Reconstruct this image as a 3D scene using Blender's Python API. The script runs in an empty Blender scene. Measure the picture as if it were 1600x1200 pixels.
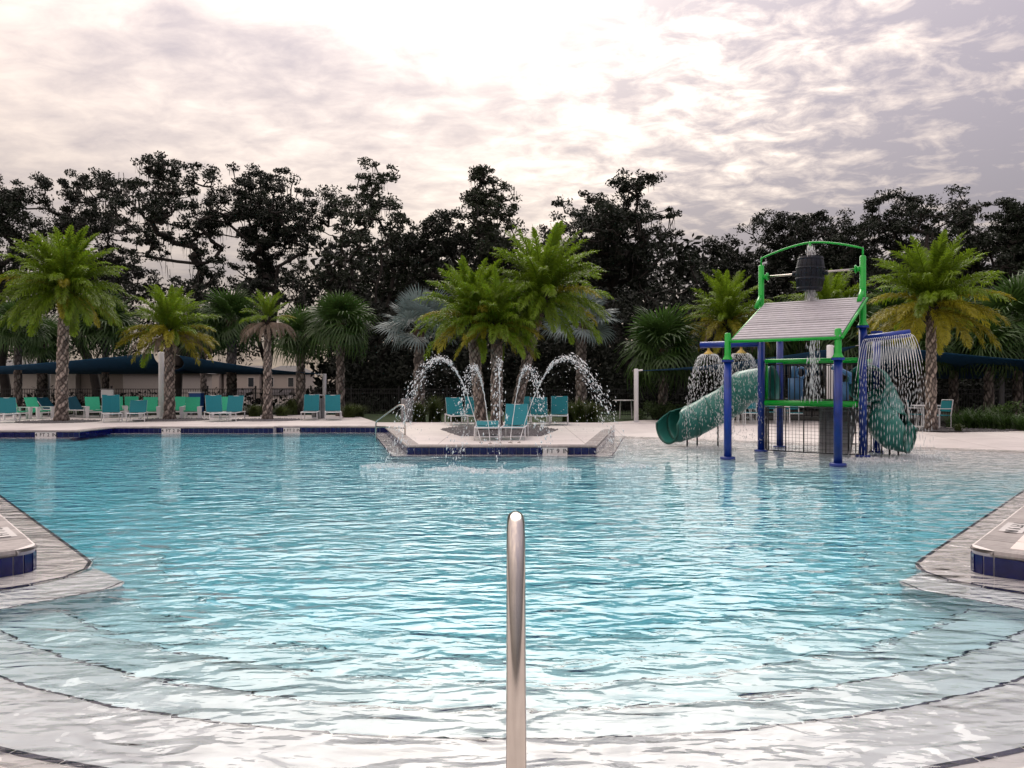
import bpy, math, random
import numpy as np
from mathutils import Vector, Matrix
from mathutils.geometry import tessellate_polygon

random.seed(7); rng = np.random.default_rng(7)
scene = bpy.context.scene
C = scene.collection
R = math.radians
H = 1.70                      # eye height above the water level (z = 0)
F = 1180.0                    # focal length in photograph pixels (1600 wide)
DECK = 0.22

# ------------------------------------------------------------------ camera
cam = bpy.data.objects.new('camera', bpy.data.cameras.new('camera')); C.objects.link(cam)
cam.location = (0, 0, H); cam.rotation_euler = (R(90), 0, 0)
cam.data.sensor_width = 36; cam.data.lens = 36 * F / 1600
cam.data.clip_start = 0.05; cam.data.clip_end = 3000
scene.camera = cam
# ------------------------------------------------------------------ light
SUN_AZ, SUN_EL = R(0.5), R(34.0)
SUN = Vector((math.sin(SUN_AZ) * math.cos(SUN_EL), math.cos(SUN_AZ) * math.cos(SUN_EL), math.sin(SUN_EL)))
sl = bpy.data.lights.new('sun', 'SUN'); sl.energy = 1.3; sl.angle = R(50); sl.color = (1, .95, .88)
so = bpy.data.objects.new('sun', sl); C.objects.link(so)
so.rotation_euler = (-SUN).to_track_quat('-Z', 'Y').to_euler()

world = bpy.data.worlds.new('World'); scene.world = world; world.use_nodes = True
wt = world.node_tree; wn = wt.nodes; wl = wt.links; wn.clear()
def wnode(t, **k):
    n = wn.new(t)
    for a, b in k.items(): setattr(n, a, b)
    return n
def math_(op, a, b=None, c=None, clamp=False):
    n = wnode('ShaderNodeMath', operation=op, use_clamp=clamp)
    for i, v in enumerate((a, b, c)):
        if v is None: continue
        if isinstance(v, (int, float)): n.inputs[i].default_value = v
        else: wl.new(v, n.inputs[i])
    return n.outputs[0]
def mixc(f, a, b, mode='MIX'):
    n = wnode('ShaderNodeMix', data_type='RGBA', blend_type=mode, clamp_factor=True)
    for i, v in ((0, f), (6, a), (7, b)):
        if isinstance(v, (int, float)): n.inputs[i].default_value = v
        elif isinstance(v, tuple): n.inputs[i].default_value = (*v, 1)
        else: wl.new(v, n.inputs[i])
    return n.outputs[2]
tc = wnode('ShaderNodeTexCoord'); nrm = wnode('ShaderNodeVectorMath', operation='NORMALIZE')
wl.new(tc.outputs['Generated'], nrm.inputs[0])
sep = wnode('ShaderNodeSeparateXYZ'); wl.new(nrm.outputs[0], sep.inputs[0])
dx, dy, dz = sep.outputs
zz = math_('ADD', math_('MAXIMUM', dz, 0.0), 0.16)
cmb = wnode('ShaderNodeCombineXYZ'); wl.new(math_('DIVIDE', dx, zz), cmb.inputs[0]); wl.new(math_('DIVIDE', dy, zz), cmb.inputs[1])
def wnoise(scale, detail, rough, off=(0, 0, 0), stretch=(1, 1, 1), rot=0, dist=0):
    mp = wnode('ShaderNodeMapping'); mp.inputs['Location'].default_value = off; mp.inputs['Scale'].default_value = stretch
    mp.inputs['Rotation'].default_value = (0, 0, rot); wl.new(cmb.outputs[0], mp.inputs[0])
    n = wnode('ShaderNodeTexNoise'); n.inputs['Scale'].default_value = scale; n.inputs['Detail'].default_value = detail
    n.inputs['Roughness'].default_value = rough; n.inputs['Distortion'].default_value = dist; wl.new(mp.outputs[0], n.inputs[0]); return n.outputs[0]
nbig = wnoise(1.15, 4, .55, (3.1, 1.7, 0), rot=.4)
nmot = wnoise(8.0, 8, .62, (.4, 5.2, 0), (1, 1.25, 1), .5, .35)
nstr = wnoise(1.6, 6, .6, (8, 2, 0), (.55, 1.9, 1), -.55, .3)
sky = wnode('ShaderNodeTexSky', sky_type='NISHITA', sun_disc=False)
sky.sun_elevation = SUN_EL; sky.sun_rotation = SUN_AZ; sky.air_density = 1.2; sky.dust_density = 2.5
dot = wnode('ShaderNodeVectorMath', operation='DOT_PRODUCT'); wl.new(nrm.outputs[0], dot.inputs[0]); dot.inputs[1].default_value = SUN
cs = math_('MAXIMUM', dot.outputs['Value'], 0.0)
g_wide = math_('POWER', cs, 9.0); g_mid = math_('POWER', cs, 14.0); g_core = math_('POWER', cs, 70.0)
right = math_('SMOOTH_MIN', math_('MAXIMUM', math_('ADD', math_('MULTIPLY', dx, 3.2), .12), 0.0), 1.0, .2)     # mottled cloud bank lies to the right, thin sheet to the left
mot = math_('SUBTRACT', nmot, .5); big = math_('SUBTRACT', nbig, .5); strk = math_('SUBTRACT', nstr, .5)
tex = math_('ADD', math_('MULTIPLY', mot, math_('ADD', math_('MULTIPLY', right, 2.4), 1.0)),
            math_('ADD', math_('MULTIPLY', big, 2.3), math_('MULTIPLY', strk, math_('SUBTRACT', 1.25, right))))
# thickness of the cloud: 0 thin and lit, 1 thick and grey
thin = math_('ADD', math_('ADD', tex, math_('MULTIPLY', g_wide, .30)), math_('ADD', math_('ADD', .42, math_('MULTIPLY', math_('MAXIMUM', math_('MULTIPLY', dx, -1.0), 0.0), .30)), math_('MULTIPLY', right, -.46)), clamp=True)
ccol = mixc(thin, (.236, .208, .236), (.560, .465, .408))
glow = math_('MULTIPLY', math_('ADD', math_('MULTIPLY', g_mid, .42), math_('MULTIPLY', g_core, 1.8)), math_('ADD', math_('MULTIPLY', math_('POWER', thin, 2.2), 1.5), .10))
gcol = wnode('ShaderNodeVectorMath', operation='SCALE'); gcol.inputs[0].default_value = (1.0, .915, .80); wl.new(glow, gcol.inputs['Scale'])
csum = mixc(1.0, ccol, gcol.outputs[0], 'ADD')
# overcast luminance rises towards the zenith
zen = math_('DIVIDE', math_('ADD', math_('MULTIPLY', math_('MAXIMUM', dz, 0.0), 4.0), .5), 1.54)
cz = wnode('ShaderNodeVectorMath', operation='SCALE'); wl.new(csum, cz.inputs[0]); wl.new(zen, cz.inputs['Scale'])
skys = wnode('ShaderNodeVectorMath', operation='SCALE'); wl.new(sky.outputs[0], skys.inputs[0]); skys.inputs['Scale'].default_value = 0.10
fin = mixc(.93, skys.outputs[0], cz.outputs[0])
bg = wnode('ShaderNodeBackground'); bg.inputs['Strength'].default_value = 1.22
wl.new(fin, bg.inputs['Color'])
wo = wnode('ShaderNodeOutputWorld'); wl.new(bg.outputs[0], wo.inputs[0])

scene.view_settings.view_transform = 'Standard'; scene.view_settings.look = 'None'
scene.view_settings.exposure = 0.42; scene.view_settings.gamma = 1.0
scene.render.engine = 'CYCLES'
cy = scene.cycles
cy.use_denoising = True; cy.max_bounces = 9; cy.diffuse_bounces = 3; cy.glossy_bounces = 3; cy.transmission_bounces = 6
cy.transparent_max_bounces = 8; cy.volume_bounces = 0; cy.caustics_refractive = True; cy.caustics_reflective = False
cy.sample_clamp_indirect = 6.0; cy.blur_glossy = .3

# ------------------------------------------------------------------ helpers
def at(px, py, Y): return Vector(((px - 800) / F * Y, Y, H - (py - 600) / F * Y))
def gx(px, Y): return (px - 800) / F * Y

def new_mat(name):
    m = bpy.data.materials.new(name); m.use_nodes = True
    return m, m.node_tree.nodes, m.node_tree.links, m.node_tree.nodes['Principled BSDF']
def pm(name, col, rough=.6, metal=0.0, var=.18, scale=6, bump=0.0, bscale=40, spec=.5, transl=None, attr=None, detail=5):
    m, n, l, b = new_mat(name)
    b.inputs['Roughness'].default_value = rough; b.inputs['Metallic'].default_value = metal
    b.inputs['Specular IOR Level'].default_value = spec
    t = n.new('ShaderNodeTexCoord'); nz = n.new('ShaderNodeTexNoise')
    nz.inputs['Scale'].default_value = scale; nz.inputs['Detail'].default_value = detail; l.new(t.outputs['Object'], nz.inputs[0])
    mr = n.new('ShaderNodeMapRange'); mr.inputs['From Min'].default_value = .25; mr.inputs['From Max'].default_value = .75
    mr.inputs['To Min'].default_value = 1 - var; mr.inputs['To Max'].default_value = 1 + var; l.new(nz.outputs[0], mr.inputs[0])
    oi = n.new('ShaderNodeObjectInfo'); mr2 = n.new('ShaderNodeMapRange')
    mr2.inputs['To Min'].default_value = 1 - var * .6; mr2.inputs['To Max'].default_value = 1 + var * .6; l.new(oi.outputs['Random'], mr2.inputs[0])
    mm = n.new('ShaderNodeMath'); mm.operation = 'MULTIPLY'; l.new(mr.outputs[0], mm.inputs[0]); l.new(mr2.outputs[0], mm.inputs[1])
    sc = n.new('ShaderNodeVectorMath'); sc.operation = 'SCALE'; l.new(mm.outputs[0], sc.inputs['Scale'])
    if attr:
        a = n.new('ShaderNodeAttribute'); a.attribute_name = attr; l.new(a.outputs['Color'], sc.inputs[0])
    else: sc.inputs[0].default_value = col
    l.new(sc.outputs[0], b.inputs['Base Color'])
    if bump:
        bz = n.new('ShaderNodeTexNoise'); bz.inputs['Scale'].default_value = bscale; bz.inputs['Detail'].default_value = 4; l.new(t.outputs['Object'], bz.inputs[0])
        bp = n.new('ShaderNodeBump'); bp.inputs['Strength'].default_value = 1; bp.inputs['Distance'].default_value = bump
        l.new(bz.outputs[0], bp.inputs['Height']); l.new(bp.outputs[0], b.inputs['Normal'])
    if transl:
        tr = n.new('ShaderNodeBsdfTranslucent'); ts = n.new('ShaderNodeVectorMath'); ts.operation = 'SCALE'
        ts.inputs['Scale'].default_value = 1.3; l.new(sc.outputs[0], ts.inputs[0]); l.new(ts.outputs[0], tr.inputs['Color'])
        mx = n.new('ShaderNodeMixShader'); mx.inputs[0].default_value = transl
        l.new(b.outputs[0], mx.inputs[1]); l.new(tr.outputs[0], mx.inputs[2]); l.new(mx.outputs[0], n['Material Output'].inputs[0])
    return m

class MB:
    def __init__(s): s.v = []; s.f = []; s.n = 0; s.c = None
    def add(s, verts, faces):
        o = s.n; s.v.extend([tuple(p) for p in verts]); s.n += len(verts)
        s.f.extend([tuple(i + o for i in f) for f in faces]); return s
    def box(s, c, d, M=None):
        x, y, z = d[0] / 2, d[1] / 2, d[2] / 2
        P = [Vector((a, b, e)) for a in (-x, x) for b in (-y, y) for e in (-z, z)]
        if M is not None: P = [M @ p for p in P]
        c = Vector(c)
        return s.add([p + c for p in P], [(0, 1, 3, 2), (4, 6, 7, 5), (0, 4, 5, 1), (2, 3, 7, 6), (0, 2, 6, 4), (1, 5, 7, 3)])
    def tube(s, pts, r, n=8, caps=True):
        pts = [Vector(p) for p in pts]; m = len(pts)
        rr = r if isinstance(r, (list, tuple)) else [r] * m
        V = []; prev = None
        for i, p in enumerate(pts):
            t = (pts[min(i + 1, m - 1)] - pts[max(i - 1, 0)]).normalized()
            if prev is None:
                a = Vector((0, 0, 1)) if abs(t.z) < .9 else Vector((1, 0, 0)); u = t.cross(a).normalized()
            else:
                u = prev - t * prev.dot(t); u = u.normalized() if u.length > 1e-6 else t.orthogonal().normalized()
            prev = u; w = t.cross(u)
            V += [p + (u * math.cos(2 * math.pi * k / n) + w * math.sin(2 * math.pi * k / n)) * rr[i] for k in range(n)]
        Fc = [(i * n + k, i * n + (k + 1) % n, (i + 1) * n + (k + 1) % n, (i + 1) * n + k) for i in range(m - 1) for k in range(n)]
        if caps: Fc += [tuple(range(n))[::-1], tuple((m - 1) * n + k for k in range(n))]
        return s.add(V, Fc)
    def lathe(s, prof, c=(0, 0, 0), n=20):
        m = len(prof); V = [(c[0] + r * math.cos(2 * math.pi * k / n), c[1] + r * math.sin(2 * math.pi * k / n), c[2] + z) for r, z in prof for k in range(n)]
        Fc = [(i * n + k, i * n + (k + 1) % n, (i + 1) * n + (k + 1) % n, (i + 1) * n + k) for i in range(m - 1) for k in range(n)]
        Fc += [tuple(range(n))[::-1], tuple((m - 1) * n + k for k in range(n))]
        return s.add(V, Fc)
    def prism(s, poly, z0, z1):
        n = len(poly); V = [(*p, z0) for p in poly] + [(*p, z1) for p in poly]
        return s.add(V, [tuple(range(n))[::-1], tuple(range(n, 2 * n))] + [(i, (i + 1) % n, n + (i + 1) % n, n + i) for i in range(n)])
    def mesh(s, name, mats, smooth=False):
        me = bpy.data.meshes.new(name); me.from_pydata(s.v, [], s.f); 
        for m in (mats if isinstance(mats, (list, tuple)) else [mats]): me.materials.append(m)
        if smooth: me.polygons.foreach_set('use_smooth', [True] * len(me.polygons))
        me.update(); return me
    def build(s, name, mat, parent=None, smooth=False): return link(name, s.mesh(name, mat, smooth), parent)
def link(name, me, parent=None, loc=None, rot=None, scale=None):
    o = bpy.data.objects.new(name, me); C.objects.link(o); o.parent = parent
    if loc is not None: o.location = loc
    if rot is not None: o.rotation_euler = rot
    if scale is not None: o.scale = (scale,) * 3 if isinstance(scale, (int, float)) else scale
    return o
def fast_mesh(name, V, Fq, mat, smooth=False, col=None):
    """V (n,3) float array, Fq (m,k) int array"""
    V = np.asarray(V, dtype=np.float32); Fq = np.asarray(Fq, dtype=np.int32); k = Fq.shape[1]
    me = bpy.data.meshes.new(name); me.vertices.add(len(V)); me.vertices.foreach_set('co', V.ravel())
    me.loops.add(Fq.size); me.loops.foreach_set('vertex_index', Fq.ravel())
    me.polygons.add(len(Fq)); me.polygons.foreach_set('loop_start', np.arange(0, Fq.size, k, dtype=np.int32))
    if smooth: me.polygons.foreach_set('use_smooth', np.ones(len(Fq), dtype=bool))
    me.materials.append(mat); me.update(calc_edges=True)
    if col is not None:
        a = me.color_attributes.new('Col', 'FLOAT_COLOR', 'POINT')
        a.data.foreach_set('color', np.concatenate([col, np.ones((len(col), 1))], 1).astype(np.float32).ravel())
    return me
def tag(o, label=None, cat=None, group=None, kind=None):
    if label: o['label'] = label
    if cat: o['category'] = cat
    if group: o['group'] = group
    if kind: o['kind'] = kind
    return o
def empty(name, loc=(0, 0, 0), rz=0, label=None, cat=None, group=None):
    o = bpy.data.objects.new(name, None); C.objects.link(o); o.location = loc; o.rotation_euler = (0, 0, rz); o.empty_display_size = .2
    return tag(o, label, cat, group)
def copy_tree(o, parent=None):
    c = o.copy(); C.objects.link(c); c.parent = parent
    for ch in list(o.children): copy_tree(ch, c)
    return c
def rz2(v, a): return Vector((v[0] * math.cos(a) - v[1] * math.sin(a), v[0] * math.sin(a) + v[1] * math.cos(a)))

# ------------------------------------------------------------------ materials
M = {}
M['deck'] = pm('deck_concrete', (.80, .762, .722), .75, var=.07, scale=1.3, bump=.002, bscale=60)
def deck_mat():
    m = M['deck']; n = m.node_tree.nodes; l = m.node_tree.links; b = n['Principled BSDF']; src = b.inputs['Base Color'].links[0].from_socket
    g_ = n.new('ShaderNodeNewGeometry'); br = n.new('ShaderNodeTexBrick'); br.offset = 0.0; br.inputs['Scale'].default_value = .55; br.inputs['Mortar Size'].default_value = .006
    br.inputs['Brick Width'].default_value = 1.0; br.inputs['Row Height'].default_value = 1.0; br.inputs['Color1'].default_value = (1, 1, 1, 1); br.inputs['Color2'].default_value = (.93, .92, .92, 1); br.inputs['Mortar'].default_value = (.55, .53, .52, 1)
    l.new(g_.outputs['Position'], br.inputs[0])
    nz = n.new('ShaderNodeTexNoise'); nz.inputs['Scale'].default_value = .45; nz.inputs['Detail'].default_value = 6; nz.inputs['Roughness'].default_value = .65; l.new(g_.outputs['Position'], nz.inputs[0])
    mr = n.new('ShaderNodeMapRange'); mr.inputs['From Min'].default_value = .35; mr.inputs['From Max'].default_value = .62; mr.inputs['To Min'].default_value = .86; mr.inputs['To Max'].default_value = 1.0; l.new(nz.outputs[0], mr.inputs[0])
    m1 = n.new('ShaderNodeMix'); m1.data_type = 'RGBA'; m1.blend_type = 'MULTIPLY'; m1.inputs[0].default_value = 1; l.new(src, m1.inputs[6]); l.new(br.outputs['Color'], m1.inputs[7])
    sc = n.new('ShaderNodeVectorMath'); sc.operation = 'SCALE'; l.new(m1.outputs[2], sc.inputs[0]); l.new(mr.outputs[0], sc.inputs['Scale']); l.new(sc.outputs[0], b.inputs['Base Color'])
deck_mat()
M['paver'] = pm('cream_paver', (.72, .65, .60), .7, var=.05, scale=2, bump=.001, bscale=80)
M['coping'] = pm('coping_stone', (.34, .315, .30), .75, var=.28, scale=9, bump=.004, bscale=55)
M['plaster'] = pm('pool_plaster', (.85, .865, .875), .6, var=.06, scale=2.5)
M['ledge'] = pm('wet_ledge', (.76, .74, .72), .4, var=.1, scale=5, bump=.001)
M['tile'] = pm('cobalt_tile', (.004, .007, .085), .12, var=.3, scale=3)
M['nosing'] = pm('dark_nosing_tile', (.008, .012, .05), .2, var=.2)
M['grout'] = pm('grout', (.42, .42, .45), .8)
M['white_tile'] = pm('white_marker_tile', (.80, .78, .76), .25, var=.03)
M['ink'] = pm('black_ink', (.012, .012, .014), .4)
M['grass'] = pm('lawn', (.03, .062, .014), .9, var=.35, scale=3, bump=.03, bscale=30)
M['soil'] = pm('forest_soil', (.012, .011, .008), .95, var=.4, scale=1)
M['gravel'] = pm('grey_gravel', (.10, .095, .10), .8, var=.6, scale=14)
M['steel'] = pm('brushed_steel', (.52, .48, .44), .17, 1.0, var=.06, scale=20)  # brownish tint puts the reflected dark surroundings into the steel colour
M['white'] = pm('white_powdercoat', (.74, .74, .75), .35, var=.04)
M['teal'] = pm('teal_sling', (.004, .205, .245), .7, var=.08, scale=20)
M['navy'] = pm('petrol_sling', (.004, .085, .13), .7, var=.08, scale=20)
M['mint'] = pm('mint_sling', (.05, .58, .33), .65, var=.08, scale=20)
M['black'] = pm('black_metal', (.008, .008, .009), .4, var=.1)
M['bluep'] = pm('blue_post_paint', (.004, .032, .25), .3, var=.3, scale=4)
M['greenp'] = pm('green_paint', (.005, .40, .035), .25, var=.1, scale=5)
M['slide'] = pm('jade_slide', (.04, .225, .185), .3, var=.18, scale=3, transl=.15)
M['slide_in'] = pm('dark_slide_mouth', (.012, .09, .065), .35)
M['yellow'] = pm('yellow_nozzle', (.72, .50, .10), .35)
M['barrel'] = pm('black_barrel', (.005, .008, .016), .38, var=.4, scale=8, spec=.3)
M['shingle'] = pm('grey_shingle', (.42, .405, .43), .75, var=.14, scale=7, bump=.003)
M['panel'] = pm('pale_blue_panel', (.10, .24, .48), .4)
M['sail'] = pm('navy_shade_cloth', (.010, .075, .155), .8, var=.1, transl=.25)
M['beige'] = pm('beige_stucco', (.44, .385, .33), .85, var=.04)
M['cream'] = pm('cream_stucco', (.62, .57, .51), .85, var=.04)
M['roof'] = pm('asphalt_roof', (.09, .085, .085), .9, var=.2, scale=2)
M['glass'] = pm('window_glass', (.02, .025, .03), .1)
M['bark'] = pm('oak_bark', (.030, .025, .021), .95, var=.35, scale=4, bump=.02, bscale=10)
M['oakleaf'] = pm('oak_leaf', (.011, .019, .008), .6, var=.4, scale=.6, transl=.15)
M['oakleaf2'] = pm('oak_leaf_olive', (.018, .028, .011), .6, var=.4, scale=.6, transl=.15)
M['moss'] = pm('spanish_moss', (.050, .045, .040), .95, var=.3, scale=2)
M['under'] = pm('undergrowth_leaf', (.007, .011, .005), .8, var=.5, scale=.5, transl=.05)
M['frond'] = pm('date_frond', (.150, .235, .014), .45, var=.3, scale=2, transl=.42)
M['frondy'] = pm('date_frond_yellowing', (.29, .27, .02), .5, var=.25, scale=2, transl=.38)
M['frondd'] = pm('date_frond_dry', (.24, .185, .14), .85, var=.25, scale=2, transl=.1)
M['sabal'] = pm('sabal_leaf', (.048, .100, .020), .45, var=.35, scale=2, transl=.28)
M['silver'] = pm('silver_fan_leaf', (.155, .205, .20), .55, var=.2, scale=2, transl=.18)
M['trunk'] = pm('palm_trunk', (1, 1, 1), .9, var=.2, scale=9, attr='Col')
M['shrub'] = pm('shrub_leaf', (.045, .085, .018), .6, var=.4, scale=2, transl=.25)
M['blade'] = pm('ornamental_grass', (.07, .10, .025), .6, var=.4, scale=2, transl=.3)
M['bin'] = pm('grey_bin', (.30, .30, .31), .5)
M['bluebox'] = pm('blue_box', (.01, .08, .30), .5)

# splashing water: white bodies, the sky refracted in drops put into their colour
def water_white():
    m, n, l, b = new_mat('sky_white_spray')
    b.inputs['Base Color'].default_value = (.97, .98, .99, 1); b.inputs['Roughness'].default_value = .15
    tr = n.new('ShaderNodeBsdfTranslucent'); tr.inputs['Color'].default_value = (.98, .985, .99, 1)
    tp = n.new('ShaderNodeBsdfTransparent')
    a = n.new('ShaderNodeMixShader'); a.inputs[0].default_value = .5; l.new(b.outputs[0], a.inputs[1]); l.new(tr.outputs[0], a.inputs[2])
    c = n.new('ShaderNodeMixShader'); c.inputs[0].default_value = .10; l.new(a.outputs[0], c.inputs[1]); l.new(tp.outputs[0], c.inputs[2])
    l.new(c.outputs[0], n['Material Output'].inputs[0]); return m
M['spray'] = water_white()

# ------------------------------------------------------------------ pool outline
CEN = Vector((0, 10)); RW = 7.35
K = Vector((4.12, 6.82)); KS = Vector((4.20, 6.86)); DW = Vector((.68, -.735)); J = Vector((5.73, 5.40))
DD = Vector((.66, .75)).normalized()
def arc(c, r, a0, a1, n): return [Vector((c[0] + r * math.cos(a0 + (a1 - a0) * i / n), c[1] + r * math.sin(a0 + (a1 - a0) * i / n))) for i in range(n + 1)]
def round_corner(p, q, s, r, n=6):
    """round corner q between p and s, cut length r"""
    a = q + (p - q).normalized() * r; b = q + (s - q).normalized() * r
    return [(a * (1 - t) ** 2 + q * 2 * t * (1 - t) + b * t * t) for t in [i / n for i in range(n + 1)]]
V2 = lambda x, y: Vector((x, y))
W1 = V2(-19.4, 24.0); A2 = V2(-13.75, 24.0); B1 = V2(-13.75, 26.1); B2 = V2(-8.25, 26.1); B3 = V2(-8.25, 26.45); C2 = V2(-4.45, 26.45)
I1 = V2(-2.52, 18.2); I2 = V2(2.02, 18.2); I3 = V2(3.12, 23.9)
Q1 = V2(3.35, 24.8); Q2 = V2(14.5, 18.5)
KL = V2(-4.30, 6.86); JL = V2(-J.x, J.y)
NB = V2(-(Q2 - Q1).normalized().y * -1, 0)  # placeholder, replaced below
qd = (Q2 - Q1).normalized(); NB = V2(qd.y, -qd.x)      # points into the pool
aJ = math.atan2(J.y - 10, J.x); aJL = math.atan2(JL.y - 10, JL.x) + 2 * math.pi - 2 * math.pi
entry_arc = arc(CEN, RW, aJ, -math.pi - aJ, 40)          # from right end round the camera side to left end
left_corner = round_corner(JL, KL, W1, .20)
right_corner = round_corner(Q2, K, J, .20)
# loop runs: left wall end -> left corner -> far wall -> island -> beach -> right corner -> entry arc
runs = dict(
    kl=[JL] + left_corner, dl=[left_corner[-1], W1], fa=[W1, A2], fj=[A2, B1], fb=[B1, B2], fk=[B2, B3], fc=[B3, C2],
    il=[C2, I1], ifr=[I1, I2], ir=[I2, I3, Q1], dr=[Q2, right_corner[0]], kr=right_corner + [J], en=entry_arc)
loop = []
for k in ('kl', 'dl', 'fa', 'fj', 'fb', 'fk', 'fc', 'il', 'ifr', 'ir', 'dr', 'kr', 'en'):
    for p in runs[k]:
        if not loop or (p - loop[-1]).length > 1e-4: loop.append(p)
if (loop[0] - loop[-1]).length < 1e-4: loop.pop()

def depth(x, y):
    d = (x - Q1.x) * NB.x + (y - Q1.y) * NB.y
    b = np.where(d < 5.2, .035 * d + .01, .192 + .20 * (d - 5.2)); b = np.minimum(b, 1.08)
    t = np.clip((-1.2 - x) / 3.2, 0, 1); t = t * t * (3 - 2 * t)
    return np.maximum(b * (1 - t) + 1.22 * t, .03)

# ------------------------------------------------------------------ ground, deck, pool shell
gxs = np.concatenate([np.linspace(-700, -80, 12), np.linspace(-70, 70, 29), np.linspace(80, 700, 12)])
gys = np.concatenate([np.linspace(-60, 60, 25), np.linspace(70, 1500, 20)])
GX, GY = np.meshgrid(gxs, gys)
GZ = .10 - 3.2 * np.clip((GY - 62) / 50, 0, 1)
inside = (GY < 32) & (GX > -42) & (GX < 42)
GZ = np.where(inside, -3.0, GZ)
nx, ny = len(gxs), len(gys)
idx = np.arange(nx * ny).reshape(ny, nx)
quads = np.stack([idx[:-1, :-1], idx[:-1, 1:], idx[1:, 1:], idx[1:, :-1]], -1).reshape(-1, 4)
g = link('ground', fast_mesh('ground', np.stack([GX, GY, GZ], -1).reshape(-1, 3), quads, M['soil'])); tag(g, kind='structure')
def tess(loops, z, name, mat, parent=None):
    pl = [[Vector((p[0], p[1], 0)) for p in lp] for lp in loops]
    flat = [p for lp in pl for p in lp]; tr = tessellate_polygon(pl)
    m = MB(); tris = []
    for t in tr:
        a, b, c = (flat[i] for i in t)
        tris.append(tuple(t) if (b - a).cross(c - a).z > 0 else tuple(reversed(t)))
    m.add([(p.x, p.y, z) for p in flat], tris); return m.build(name, mat, parent)
lawn = tess([[V2(-60, 28.75), V2(9, 28.75), V2(9, 44), V2(-60, 44)]], .155, 'lawn', M['grass']); tag(lawn, kind='structure')
pg = tess([[V2(9, 28.75), V2(12.2, 28.75), V2(14.6, 25.0), V2(20.6, 20.8), V2(60, 9), V2(60, 44), V2(9, 44)]], .155, 'planting_ground', M['soil']); tag(pg, kind='structure')
QG = Q1 - NB * 3.0 - qd * 1.2; QB1 = Q1 - NB * 4.4; QB2 = Q2 - NB * 4.4
hole = []
for p in loop:
    hole.append(p)
    if (p - Q1).length < 1e-4: hole.pop(); hole += [QG, QB1, QB2]
# the deck opening sits .15 behind the wall line so that coping stones fill the rim
outer = [V2(-45, 36), V2(-7.5, 36), V2(-5.2, 29.2), V2(3.6, 29.0), V2(5.4, 31), V2(12, 30.6), V2(15.2, 25.6), V2(21, 21.2), V2(45, 14), V2(45, -8), V2(-45, -8)]
deck = tess([outer, hole], DECK, 'deck', M['deck']); tag(deck, kind='structure')
e = 1.5
P4 = [Q1 + NB * .9 - qd * e, Q2 + NB * .9 + qd * e, QB2 + qd * e, QB1 - qd * e]
zb = (-.04, -.04, DECK - .004, DECK - .004)
P4[0] = Q1 + NB * .9; P4[3] = QB1
beach = MB().add([(p.x, p.y, z) for p, z in zip(P4, zb)] + [(QG.x, QG.y, DECK - .004), (I3.x, I3.y, DECK - .004), (Q1.x, Q1.y, .0)], [(0, 1, 2, 3), (6, 3, 4), (5, 6, 4)]).build('beach_entry', M['deck']); tag(beach, kind='structure')

fx = np.arange(-20.5, 16.01, .25); fy = np.arange(2.0, 28.01, .25); FX, FY = np.meshgrid(fx, fy)
FZ = -depth(FX, FY); ii = np.arange(FX.size).reshape(FX.shape)
fl = link('pool_floor', fast_mesh('pool_floor', np.stack([FX, FY, FZ], -1).reshape(-1, 3),
          np.stack([ii[:-1, :-1], ii[:-1, 1:], ii[1:, 1:], ii[1:, :-1]], -1).reshape(-1, 4), M['plaster'], True)); tag(fl, kind='structure')

# pool wall backing (grout coloured) and its tiles
wall = MB()
def strip(mb, pts, z0, z1):
    for a, b in zip(pts[:-1], pts[1:]):
        mb.add([(a.x, a.y, z0), (b.x, b.y, z0), (b.x, b.y, z1), (a.x, a.y, z1)], [(0, 1, 2, 3)])
for k, pts in runs.items(): strip(wall, pts, -1.6, DECK - .03)
pool_wall = wall.build('pool_wall', M['grout']); tag(pool_wall, kind='structure')

def walk(pts, step):
    """yield (centre, tangent, length) along a polyline at about the step"""
    L = [0]; 
    for a, b in zip(pts[:-1], pts[1:]): L.append(L[-1] + (b - a).length)
    n = max(1, round(L[-1] / step)); s = L[-1] / n
    def pt(d):
        for i in range(len(L) - 1):
            if d <= L[i + 1] + 1e-9:
                t = (d - L[i]) / max(1e-9, L[i + 1] - L[i]); return pts[i].lerp(pts[i + 1], min(1, max(0, t)))
        return pts[-1]
    for i in range(n):
        a, b = pt(i * s), pt((i + 1) * s); yield (a + b) / 2, (b - a).normalized(), (b - a).length
# pool lies to the right of the travelling direction of the loop (clockwise seen from above)
def inward(t): return V2(t.y, -t.x)
tile_me = MB().box((0, 0, 0), (1, 1, 1)).mesh('tile', M['tile'])
for k in ('kl', 'kr', 'ifr', 'il', 'ir', 'fa', 'fj', 'fb', 'fc'):
    for c, t, L in ([q for q in walk(runs[k][:7] if k == 'kr' else runs[k][1:], .078)] + [q for q in walk([runs['kr'][6], J] if k == 'kr' else runs['kl'][:2], .26)] if k in ('kl', 'kr') else walk(runs[k], .172)):
        n = inward(t); p = c + n * .005
        link('tile', tile_me, pool_wall, (p.x, p.y, .080 + random.uniform(-.0008, .0008)), (0, 0, math.atan2(t.y, t.x)), (L - .010, .020, .168))

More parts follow.
